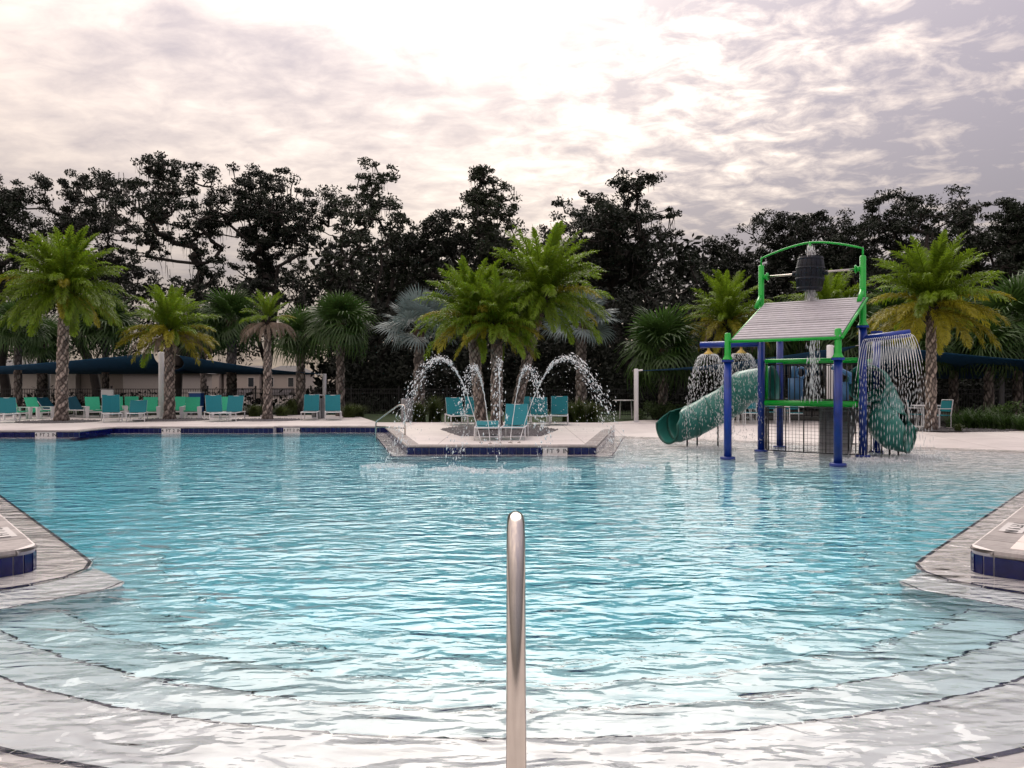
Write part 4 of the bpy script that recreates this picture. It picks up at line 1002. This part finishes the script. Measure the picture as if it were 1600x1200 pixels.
# ------------------------------------------------------------------ far buildings
def house(x0, x1, y0, y1, z0, zt, label, mat, wins=(), roof_h=1.2, hip=True, over=.4, name='house'):
    root = empty(name, ((x0 + x1) / 2, y0, z0), 0, label, 'building'); w = (x1 - x0) / 2; d = y1 - y0; h = zt - z0
    MB().box((0, d / 2, h / 2), (2 * w, d, h)).build('wall', M[mat], root)
    a, b = w + over, d + over; ins = min(w * .6, d * .5) if hip else 0
    rf = MB().add([(-a, -over, h), (a, -over, h), (a, b, h), (-a, b, h), (-a + ins, d / 2, h + roof_h), (a - ins, d / 2, h + roof_h)],
             [(0, 1, 5, 4), (1, 2, 5), (2, 3, 4, 5), (3, 0, 4), (3, 2, 1, 0)]).build('roof', M['roof'], root)
    MB().box((0, -over - .03, h - .1), (2 * a, .06, .2)).build('fascia', M['cream'], rf)
    for (wx, wz, ww, wh) in wins:
        o = MB().box((wx, -.03, wz), (ww + .2, .08, wh + .2)).build('window', M['cream'], root); MB().box((wx, -.08, wz), (ww, .04, wh)).build('pane', M['glass'], o)
    return root
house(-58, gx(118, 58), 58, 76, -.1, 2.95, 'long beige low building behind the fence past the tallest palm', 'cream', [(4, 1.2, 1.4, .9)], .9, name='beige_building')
house(gx(118, 58) + .05, gx(186, 58), 58.6, 76, -.1, 2.7, 'darker side of the low building, its shade put into the stucco colour', 'beige', (), .6, name='building_shade_side')  # side of the same building; its shade is painted as darker stucco
house(gx(165, 120), gx(222, 120), 120, 130, -3.2, 2.4, 'small far cream house with a grey roof', 'cream', [(-1.2, 3.6, .9, .6), (1.5, 4.2, .6, .6)], 1.3)
for i, (a, b) in enumerate(((268, 342), (346, 402), (406, 462))):
    r_ = house(gx(a, 125), gx(b, 125), 125 + i, 137, -3.2, 3.6, ['two-storey beige townhouse nearest the yellowing palm', 'two-storey beige townhouse behind the drooping fan palm', 'two-storey beige townhouse at the wooded end of the terrace'][i], 'beige', [(-1.8, 5.2, .9, 1.5), (1.6, 5.2, .9, 1.5)], 1.3)
    w = (gx(b, 125) - gx(a, 125)) / 2
    MB().add([(-w * .7, -3, 3.2), (w * .7, -3, 3.2), (w * .7, 0, 4.2), (-w * .7, 0, 4.2), (-w * .7, -3, 3.0), (w * .7, -3, 3.0)], [(0, 1, 2, 3), (4, 5, 1, 0)]).build('porch_roof', M['roof'], r_)
    MB().box((0, -1.4, 1.5), (w * 1.3, 2.6, 3.0)).build('porch', M['cream'], r_)

# ------------------------------------------------------------------ play tower
u = V2(.8, -.6); v = V2(.6, .8); A0 = V2(4.97, 17.4)
PA, PB = A0, A0 + u * 2.4; PC, PD = A0 + v * 2.3, A0 + v * 2.3 + u * 2.4; PE, PF = PC + v * 1.5, PD + v * 1.5
def X3(p, z): return Vector((p.x, p.y, z))
tower = empty('play_tower', X3((PA + PF) / 2, 0), 0, 'blue and green water play tower with grey shingled roof and railing', 'play structure')
off = Vector(tower.location)
def tb(mb, name, mat, smooth=True, parent=None):
    if parent is None:
        mb.v = [(p[0] - off.x, p[1] - off.y, p[2] - off.z) for p in mb.v]; return mb.build(name, M[mat], tower, smooth)
    mb.v = [(p[0] - off.x, p[1] - off.y, p[2] - off.z) for p in mb.v]; return mb.build(name, M[mat], parent, smooth)
pr = .088
for P, zt, gt in ((PA, 2.23, 2.85), (PB, 2.23, 2.85), (PC, 3.05, 4.70), (PD, 3.05, 4.70), (PE, 3.0, 0), (PF, 3.0, 0)):
    zf = -float(depth(np.array(P.x), np.array(P.y)))
    o = tb(MB().lathe([(pr, zf), (pr, zt)], (P.x, P.y, 0), 18), 'post', 'bluep')
    tb(MB().lathe([(.17, zf), (.17, .015), (.16, .028), (pr, .032)], (P.x, P.y, 0), 18), 'base_plate', 'bluep', True, o)
    tb(MB().lathe([(.135, zt - .025), (.135, zt + .025)], (P.x, P.y, 0), 18), 'flange', 'bluep', False, o)
    bo = MB()
    for k_ in range(8): bo.box((P.x + .112 * math.cos(k_ * .785), P.y + .112 * math.sin(k_ * .785), zt + .032), (.022, .022, .018))
    tag(tb(bo, 'bolts', 'steel', False, o), kind='stuff')
    if gt: tb(MB().lathe([(.13, zt + .026), (.115, zt + .045), (.074, zt + .13), (.070, gt), (.05, gt + .025), (.0, gt + .03)], (P.x, P.y, 0), 18), 'green_upright', 'greenp', True, o)
# roof: single slope from low front edge to high back edge, of shingle courses
rows = 17; z_lo, z_hi = 2.70, 3.74
e0, e1 = PA + u * .12 - v * .06, PB + u * .06 - v * .06; run = 2.34
rise = (z_hi - z_lo) / run; ang_r = math.atan(rise)
roof = tb(MB().add([(*(e0), z_lo), (*(e1), z_lo), (*(e1 + v * run), z_hi), (*(e0 + v * run), z_hi), (*(e0), z_lo - .05), (*(e1), z_lo - .05), (*(e1 + v * run), z_hi - .05), (*(e0 + v * run), z_hi - .05)],
     [(0, 1, 2, 3), (7, 6, 5, 4), (0, 4, 5, 1), (1, 5, 6, 2), (2, 6, 7, 3), (3, 7, 4, 0)]), 'roof', 'shingle', False)
for i in range(rows):
    t0, t1 = i / rows, (i + 1.15) / rows; p0, p1 = run * t0, min(run, run * t1); za, zb_ = z_lo + rise * p0 + .032, z_lo + rise * p1 + .010
    j = random.uniform(-.004, .004)
    q = [e0 + v * p0, e1 + v * p0, e1 + v * p1, e0 + v * p1]
    tb(MB().add([(*q[0], za + j), (*q[1], za + j), (*q[2], zb_), (*q[3], zb_), (*q[0], za - .03), (*q[1], za - .03)], [(0, 1, 2, 3), (4, 5, 1, 0), (0, 3, 4), (1, 5, 2)]), 'shingle_course', 'shingle', False, roof)
trim = MB()
for a, b, za, zb_ in ((e0, e1, z_lo, z_lo), (e1 + u * .03, e1 + u * .03 + v * run, z_lo, z_hi), (e0 - u * .03, e0 - u * .03 + v * run, z_lo, z_hi)): trim.tube([X3(a, za - .03), X3(b, zb_ - .03)], .035, 8)
tb(trim, 'roof_trim', 'greenp', True, roof)
for P in (PC, PD): tb(MB().tube([X3(P, 3.95), X3(P - v * .38, 3.62)], .055, 10), 'brace', 'greenp')
# arch pipe over the barrel
mid = (PC + PD) / 2; arch = []
for i in range(17):
    t = i / 16; p = PC.lerp(PD, t); arch.append(X3(p, 4.90 + .27 * (1 - abs(2 * t - 1) ** 1.6)))
tb(MB().tube([X3(PC, 4.7)] + arch + [X3(PD, 4.7)], .025, 10), 'arch_pipe', 'greenp')
tb(MB().tube([X3(mid, 5.17), X3(mid, 5.05)], .03, 8), 'filler_spout', 'greenp')
for P, s in ((PC, 1), (PD, -1)):
    q = P + u * s * .14; tb(MB().tube([X3(P + u * s * .06, 4.42), X3(q, 4.42)], .06, 10).tube([X3(q, 4.42), X3(q + u * s * .03, 4.42)], .10, 14), 'bearing', 'greenp')
tb(MB().tube([X3(PC + u * .15, 4.42), X3(PD - u * .15, 4.42)], .026, 10), 'axle', 'steel')
# platform, railing
plat = tb(MB().add([], []), 'platform', 'bin') if False else None
pc, pd, pe, pf = PC, PD, PE, PF
tb(MB().prism([pc, pd, pf, pe], 1.19, 1.25), 'platform', 'bin', False)
def railing(a, b, name='railing'):
    L_ = (b - a).length; t = (b - a).normalized()
    o = tb(MB().tube([X3(a, 1.22), X3(b, 1.22)], .075, 12), 'platform_edge', 'greenp')
    tb(MB().tube([X3(a, 2.28), X3(b, 2.28)], .05, 12), 'top_rail', 'greenp', True, o)
    k = int(L_ / .115)
    for i in range(1, k): p = a + t * (L_ * i / k); tb(MB().tube([X3(p, 1.28), X3(p, 2.2)], .012, 6), 'baluster', 'black', True, o)
    tb(MB().tube([X3(a, 1.30), X3(b, 1.30)], .016, 6).tube([X3(a, 2.19), X3(b, 2.19)], .016, 6), 'baluster_rail', 'black', True, o)
nv = -v * .02
railing(PC + u * .11 + nv, PD - u * .11 + nv); railing(PE + u * .1, PF - u * .1); 
for P in (PC, PD): tb(MB().tube([X3(P + u * (.1 if P is PC else -.1) + v * .1, 1.25), X3(P + u * (.1 if P is PC else -.1) + v * .1, 2.28)], .04, 8), 'newel', 'greenp')
# play panels on the platform: pump figure with wheel, and sloped spout
pcn = PC + u * .75 + v * .35; o = tb(MB().box(X3(pcn, 1.55), (.34, .10, .6), Matrix.Rotation(math.atan2(u.y, u.x), 3, 'Z')).tube([X3(pcn - u * .04, 1.85), X3(pcn - u * .04, 2.15)], .06, 10), 'pump_panel', 'panel')
wc = pcn + u * .14; tb(MB().tube([X3(wc + u * (.11 * math.cos(a)), 1.98 + .13 * math.sin(a)) for a in np.linspace(0, 2 * math.pi, 17)], .03, 8, False), 'wheel', 'panel', True, o)
pcn = PC + u * 1.85 + v * .35; o = tb(MB().box(X3(pcn, 1.5), (.30, .10, .5), Matrix.Rotation(math.atan2(u.y, u.x), 3, 'Z')), 'spout_panel', 'panel')
tb(MB().tube([X3(pcn - u * .22, 2.12), X3(pcn + u * .2, 1.92), X3(pcn + u * .2, 1.7)], [.07, .06, .05], 8), 'spout', 'panel', True, o)
# stairs at the back under the platform: pale sloping panel with treads
st0 = PE + u * 1.0 + v * .1
tb(MB().add([(*(st0), 1.2), (*(st0 + u * 1.0), 1.2), (*(st0 + u * 1.0 - v * 1.0), .0), (*(st0 - v * 1.0 + u * .25), .0)], [(0, 1, 2, 3)]), 'stair_panel', 'bin', False)
for i in range(4): q = st0 - v * (.15 + .22 * i) + u * (.1 + .05 * i); tb(MB().box(X3(q + u * .42, 1.0 - .26 * i), (.85, .16, .03), Matrix.Rotation(math.atan2(u.y, u.x), 3, 'Z')), 'tread', 'bin', False)
# wire cage below the platform
cg = [PC + u * .12 - v * .02, PC + u * .28 - v * .30, PC + u * 1.15 - v * .36, PD - u * .25 - v * .30, PD + u * .02 - v * .05, PD + u * .02 + v * .8]
bar = MB(); zt = 1.12; zb_ = .05
for a in cg: bar.tube([X3(a, zb_), X3(a, zt)], .016, 6)
for a, b in zip(cg[:-1], cg[1:]):
    for z in (zb_, zt): bar.tube([X3(a, z), X3(b, z)], .014, 6)
    bar.tube([X3((a + b) / 2, zb_), X3((a + b) / 2, zt)], .010, 6)
cage = tb(bar, 'cage', 'black'); wire = MB()
for a, b in zip(cg[:-1], cg[1:]):
    L_ = (b - a).length; t = (b - a) / L_
    for i in range(1, int(L_ / .085)): p = a + t * (i * .085); wire.box(X3(p, (zb_ + zt) / 2), (.006, .006, zt - zb_))
    for i in range(1, int((zt - zb_) / .085)): m_ = (a + b) / 2; wire.box(X3(m_, zb_ + i * .085), (L_, .005, .005), Matrix.Rotation(math.atan2(t.y, t.x), 3, 'Z'))
tag(tb(wire, 'wire_mesh', 'black', False, cage), kind='stuff')
# shower arm and spray bar
Ce = PC - u * 1.62
arm = tb(MB().tube([X3(PC, 2.74), X3(Ce, 2.74)], .085, 14), 'shower_arm', 'bluep')
heads = [PC - u * .52, PC - u * 1.40]
for p in heads: tb(MB().lathe([(.03, 2.66), (.035, 2.60), (.07, 2.56), (.14, 2.50), (.135, 2.485)], (p.x, p.y, 0), 16), 'shower_head', 'yellow', True, arm)
De = PD + u * 1.0
tb(MB().tube([X3(PD, 2.76), X3(De, 2.86)], .085, 14), 'spray_bar', 'bluep')

# tipping barrel with staves
bc = X3(mid, 4.40); bar_ = empty('tipping_barrel', bc, math.atan2(u.y, u.x), 'black tipping barrel on the axle above the shingled roof', 'barrel')
bar_.rotation_euler = (R(0), R(2.5), math.atan2(u.y, u.x))
zs = np.linspace(-.42, .42, 9); prf = [.335 - .062 * (z / .42) ** 2 for z in zs]
ns = 18; sv = MB()
for r_s in prf: pass
def stave():
    a = math.pi / ns * .93; V = []; Fq = []
    for r_, z in zip(prf, zs):
        V += [(r_ * math.cos(-a), r_ * math.sin(-a), z), (r_ * 1.012, 0, z), (r_ * math.cos(a), r_ * math.sin(a), z), (r_ - .03, 0, z)]
    for i in range(len(zs) - 1):
        o = i * 4; Fq += [(o, o + 1, o + 5, o + 4), (o + 1, o + 2, o + 6, o + 5), (o + 2, o + 3, o + 7, o + 6), (o + 3, o, o + 4, o + 7)]
    Fq += [(0, 3, 2, 1), (len(V) - 4, len(V) - 3, len(V) - 2, len(V) - 1)]
    return MB().add(V, Fq).mesh('stave', M['barrel'])
stv = stave()
for k in range(ns): link('stave', stv, bar_, None, (0, 0, 2 * math.pi * k / ns))
for z in (-.36, -.13, .13, .36):
    r_ = .335 - .062 * (z / .42) ** 2; MB().lathe([(r_ + .002, z - .025), (r_ + .012, z - .022), (r_ + .012, z + .022), (r_ + .002, z + .025)], n=28).build('hoop', M['barrel'], bar_, True)
MB().lathe([(.27, -.40), (.27, -.385)], n=24).build('bottom', M['barrel'], bar_)
for s in (-1, 1): MB().tube([(s * .30, 0, .02), (s * .42, 0, .02)], .06, 10).build('axle_boss', M['barrel'], bar_)

# slides
def smooth_path(pts, n=8):
    P = [Vector(p) for p in pts]; P = [P[0] * 2 - P[1]] + P + [P[-1] * 2 - P[-2]]; out = []
    for i in range(1, len(P) - 2):
        for k in range(n):
            t = k / n; a, b, c, d = P[i - 1:i + 3]
            out.append(.5 * ((2 * b) + (c - a) * t + (2 * a - 5 * b + 4 * c - d) * t * t + (3 * b - a - 3 * c + d) * t ** 3))
    return out + [P[-2]]
def slide(path, label, open_from, r=.43, legs=()):
    base = Vector(path[-1]); root = empty('tube_slide', (base.x, base.y, 0), 0, label, 'slide', 'jade tube slides of the play tower')
    pts = [p - Vector((base.x, base.y, 0)) for p in smooth_path(path, 7)]; m_ = len(pts); n = 28
    rings = []
    for i, p in enumerate(pts):
        t = (pts[min(i + 1, m_ - 1)] - pts[max(i - 1, 0)]).normalized(); sd = t.cross(Vector((0, 0, 1))).normalized(); up = sd.cross(t)
        f = max(0, (i / (m_ - 1) - open_from) / (1 - open_from)); half = math.pi * (1 - .42 * f)
        rb = r * (1 + .05 * (i % 7 == 0))
        rings.append([p + sd * math.sin(-half + 2 * half * k / (n - 1)) * rb - up * math.cos(-half + 2 * half * k / (n - 1)) * rb for k in range(n)])
    seg = 7
    for s in range(0, m_ - 1, seg):
        mb = MB(); R_ = rings[s:min(s + seg, m_ - 1) + 1]
        mb.add([q for rg in R_ for q in rg], [(i * n + k, i * n + k + 1, (i + 1) * n + k + 1, (i + 1) * n + k) for i in range(len(R_) - 1) for k in range(n - 1)])
        o = mb.build('tube_section', M['slide'], root, True); md = o.modifiers.new('s', 'SOLIDIFY'); md.thickness = .02
    fl = MB()
    for s in range(seg, m_ - 1, seg): fl.tube(rings[s], .022, 6, False)
    fl.build('flange_ring', M['slide_in'], root, True)
    lip = MB().tube(rings[-1], .03, 8); lip.build('mouth_lip', M['slide_in'], root, True)
    for (x, y, zt) in legs: MB().tube([(x - base.x, y - base.y, -.35), (x - base.x, y - base.y, zt)], .024, 8).build('leg', M['black'], root, True)
c0 = (PC + PE) / 2
slide([(c0.x + .1, c0.y, 1.72), (c0.x - .55, c0.y + .5, 1.60), (6.05, 20.75, 1.28), (5.55, 21.0, .95), (5.0, 21.0, .66), (4.55, 20.85, .55), (4.25, 20.7, .52)], 'jade tube slide with its open mouth towards the fountain island', .72, legs=[(4.85, 20.9, .3), (5.7, 20.9, .65), (5.2, 21.2, .4)])
c1 = (PD + PF) / 2
slide([(c1.x - .1, c1.y, 1.72), (c1.x + .22, c1.y + .4, 1.66), (9.25, 19.15, 1.42), (9.22, 18.75, 1.05), (9.10, 18.30, .74), (9.12, 17.95, .58), (9.35, 17.72, .53)], 'jade tube slide that curls round and ends beside the golden palm', .8, legs=[(9.0, 18.0, .2), (9.15, 17.9, .2), (9.15, 18.7, .5)])

# ------------------------------------------------------------------ moving water
OCT = np.array([[1, 0, 0], [-1, 0, 0], [0, 1, 0], [0, -1, 0], [0, 0, 1], [0, 0, -1]], float)
OF = np.array([[0, 2, 4], [2, 1, 4], [1, 3, 4], [3, 0, 4], [2, 0, 5], [1, 2, 5], [3, 1, 5], [0, 3, 5]])
def drops(P, D, S, E, name, parent):
    """P positions, D unit directions, S radius, E elongation"""
    P = np.asarray(P, float); D = np.asarray(D, float); S = np.asarray(S, float); E = np.asarray(E, float); n = len(P)
    a = np.where(np.abs(D[:, 2:3]) < .9, np.array([[0, 0, 1.0]]), np.array([[1.0, 0, 0]])); U = np.cross(D, a); U /= np.linalg.norm(U, axis=1, keepdims=True); W = np.cross(D, U)
    V = P[:, None] + S[:, None, None] * (OCT[None, :, 0:1] * U[:, None] + OCT[None, :, 1:2] * W[:, None] + OCT[None, :, 2:3] * D[:, None] * E[:, None, None])
    Fq = (OF[None] + (np.arange(n) * 6)[:, None, None]).reshape(-1, 3)
    o = link(name, fast_mesh(name, V.reshape(-1, 3), Fq, M['spray'], True), parent); tag(o, kind='stuff'); return o
GRAV = 9.81
def jet(p0, p1, apex, label, n=380, seed=0):
    r = np.random.default_rng(seed); p0, p1 = np.array(p0, float), np.array(p1, float); root = empty('fountain_jet', tuple(p0), 0, label, 'water jet', 'arching jets of the island fountain')
    vz = math.sqrt(2 * GRAV * (apex - p0[2])); T = (vz + math.sqrt(vz * vz + 2 * GRAV * (p0[2] - p1[2]))) / GRAV; vh = (p1 - p0)[:2] / T
    def pos(t): return np.stack([vh[0] * t, vh[1] * t, vz * t - .5 * GRAV * t * t], -1)
    ts = np.linspace(0, T * .34, 16); pts = pos(ts); MB().tube([tuple(p + r.normal(size=3) * .008 * (i / 15)) for i, p in enumerate(pts)], [.009 + .003 * math.sin(i * 2.1) for i in range(16)], 7).build('stream', M['spray'], root, True)
    t = T * (.22 + .78 * r.random(n) ** .8); s = (t / T)
    P = pos(t) + r.normal(size=(n, 3)) * (.012 + .15 * np.clip(s - .25, 0, 1) ** 1.1)[:, None]
    fall = r.random(n) < .45 * s; P[fall, 2] -= r.random(fall.sum()) ** 1.3 * np.maximum(0, P[fall, 2] + p0[2] - .1) * .85; 
    P[fall, :2] -= (vh / (np.linalg.norm(vh) + 1e-6))[None] * r.random(fall.sum())[:, None] * .35
    vel = np.stack([np.full(n, vh[0]), np.full(n, vh[1]), vz - GRAV * t], -1); vel /= np.linalg.norm(vel, axis=1, keepdims=True)
    S = .0045 + .013 * r.random(n) ** 3; S[fall] *= .6
    ok = P[:, 2] + p0[2] > .0
    drops(P[ok], vel[ok], S[ok], r.uniform(1.3, 4.5, n)[ok], 'droplets', root)
    MB().lathe([(.05, -.005), (.05, .012), (.02, .02)], n=12).build('nozzle', M['steel'], root)
nz_ = [(-.78, 19.0), (-.54, 18.75), (-.30, 18.85), (-.05, 19.0), (.18, 19.0)]
ends = [(-2.55, 15.6), (-1.15, 15.0), (-.28, 14.6), (.75, 15.0), (2.35, 15.6)]
apx = [2.28, 2.08, 2.24, 2.08, 2.30]
labs = ['outermost fountain jet arching towards the handrail', 'inner fountain jet leaning towards the handrail', 'straight middle jet of the island fountain', 'inner fountain jet leaning towards the play tower', 'outermost fountain jet arching towards the play tower']
for i in range(5): jet((*nz_[i], DECK), (*ends[i], 0), apx[i], labs[i], (1300, 850, 480, 850, 1300)[i], 100 + i)
def splash(x, y, rad, n, label, seed):
    r = np.random.default_rng(seed); root = empty('splash', (x, y, 0), 0, label, 'splash', 'splashes where the jets land')
    a = r.uniform(0, 6.283, n); d = rad * r.random(n) ** .7; P = np.stack([np.cos(a) * d * 1.4, np.sin(a) * d, r.exponential(.035, n) * (1 - d / rad * .7)], -1)
    drops(P, rand_unit(n), r.uniform(.004, .012, n), np.full(n, 1.3), 'droplets', root)
    # low crown of foam lumps on the surface
    k = n // 2; a = r.uniform(0, 6.283, k); d = rad * 1.2 * np.sqrt(r.random(k)); P = np.stack([np.cos(a) * d * 1.5, np.sin(a) * d, np.full(k, .002)], -1)
    drops(P, np.tile([1.0, 0, 0], (k, 1)), r.uniform(.008, .022, k), r.uniform(1, 2.5, k), 'foam', root)
for i in range(5): splash(ends[i][0], ends[i][1], .34, 260, ['splash of the jet that arches towards the handrail', 'splash below the inner jet on the handrail side', 'splash of the straight middle jet', 'splash below the inner jet on the play tower side', 'splash of the jet that arches towards the play tower'][i], 200 + i)

# shower bells
for i, p in enumerate(heads):
    r = np.random.default_rng(300 + i); root = empty('shower_spray', (p.x, p.y, 2.48), 0, ['bell of water falling from the yellow shower head nearer the tower', 'bell of water falling from the yellow shower head at the arm end'][i], 'shower water', 'bell-shaped showers under the arm')
    n = 1700; a = np.round(r.uniform(0, 26, n)) * 2 * math.pi / 26 + r.normal(size=n) * .04; T = .72; t = T * r.random(n) ** .75; vr = 1.05 * r.uniform(.75, 1.08, n); vz = .35
    rad_ = .12 + vr * t * (1 - .35 * t); z = vz * t - .5 * GRAV * t * t
    P = np.stack([np.cos(a) * rad_, np.sin(a) * rad_, z], -1) + r.normal(size=(n, 3)) * (.02 * t)[:, None]; vel = np.stack([np.cos(a) * vr * .4, np.sin(a) * vr * .4, vz - GRAV * t], -1); vel /= np.linalg.norm(vel, axis=1, keepdims=True)
    ok = P[:, 2] > -2.4; drops(P[ok], vel[ok], r.uniform(.003, .0065, n)[ok], r.uniform(3, 10, n)[ok], 'droplets', root)
# curtain from the spray bar: fine streams to both sides
root = empty('water_curtain', X3(PD, 2.8), 0, 'curtain of fine streams falling from the blue spray bar', 'water curtain')
P_, D_, S_, E_ = [], [], [], []
r = np.random.default_rng(400); o3 = X3(PD, 2.8); tubes = MB()
for sd, cnt, sp0, vz0 in ((-1, 24, .78, .75), (1, 22, .95, .55)):
    for i in range(cnt):
        b = PD + u * (.10 + .88 * i / (cnt - 1)) + v * sd * .07; z0 = 2.72 + .10 * i / cnt; sp = sp0 * r.uniform(.94, 1.06); vz = vz0 * r.uniform(.95, 1.05)
        T = (vz + math.sqrt(vz * vz + 2 * GRAV * z0)) / GRAV; tb_ = T * r.uniform(.48, .62)
        fu = -.30 + .80 * i / (cnt - 1)
        def at_t(t): q = b + v * sd * (sp * t) + u * (fu * t); return Vector((q.x - o3.x, q.y - o3.y, z0 + vz * t - .5 * GRAV * t * t - o3.z))
        tubes.tube([at_t(tb_ * k / 12) for k in range(13)], [.0055 * (1 + .25 * math.sin(k * 1.9 + i)) for k in range(13)], 5)
        t = tb_
        while t < T:
            dash = r.uniform(.012, .03); q = at_t(t + dash / 2); ve = np.array([v.x * sd * sp, v.y * sd * sp, vz - GRAV * t]); spd = np.linalg.norm(ve)
            P_.append(tuple(q + Vector(r.normal(size=3) * .006))); D_.append(ve / spd); S_.append(.0062); E_.append(spd * dash * .6 / .0062); t += dash + r.uniform(.004, .018)
drops(P_, D_, S_, E_, 'falling_drops', root); tag(tubes.build('streams', M['spray'], root, True), kind='stuff')
splash(PD.x - .2, PD.y - .9, .5, 380, 'foamy splash in front of the blue post under the water curtain', 410)
splash(De.x + .45, De.y + .6, .45, 260, 'foamy splash by the curled slide mouth under the water curtain', 411)
splash(heads[1].x, heads[1].y, .4, 200, 'splash under the shower arm', 412)
# water poured into and out of the barrel, and running off below the roof
def pour(x, y, z0, z1, w0, w1, n, label, seed):
    r = np.random.default_rng(seed); root = empty('falling_water', (x, y, z0), 0, label, 'falling water', 'water spilling through the barrel')
    z = -(z0 - z1) * r.random(n); k = -z / (z0 - z1); P = np.stack([r.normal(size=n) * (w0 + (w1 - w0) * k), r.normal(size=n) * (w0 + (w1 - w0) * k), z], -1)
    drops(P, np.tile([0, 0, 1.0], (n, 1)) + r.normal(size=(n, 3)) * .05, r.uniform(.005, .011, n), r.uniform(3, 12, n), 'droplets', root)
pour(mid.x, mid.y, 5.06, 4.80, .025, .045, 220, 'stream filling the barrel from the arch pipe', 500)
pour(mid.x + .02, mid.y - .02, 4.02, 3.66, .05, .06, 380, 'white water spilling from the barrel onto the shingles', 501)
pour(mid.x - .12, mid.y - .5, 3.35, 1.3, .04, .10, 380, 'thin water falling under the roof onto the platform', 502)
print('tris', sum(len(m_.polygons) for m_ in bpy.data.meshes) * 2, 'objects', len(bpy.data.objects))
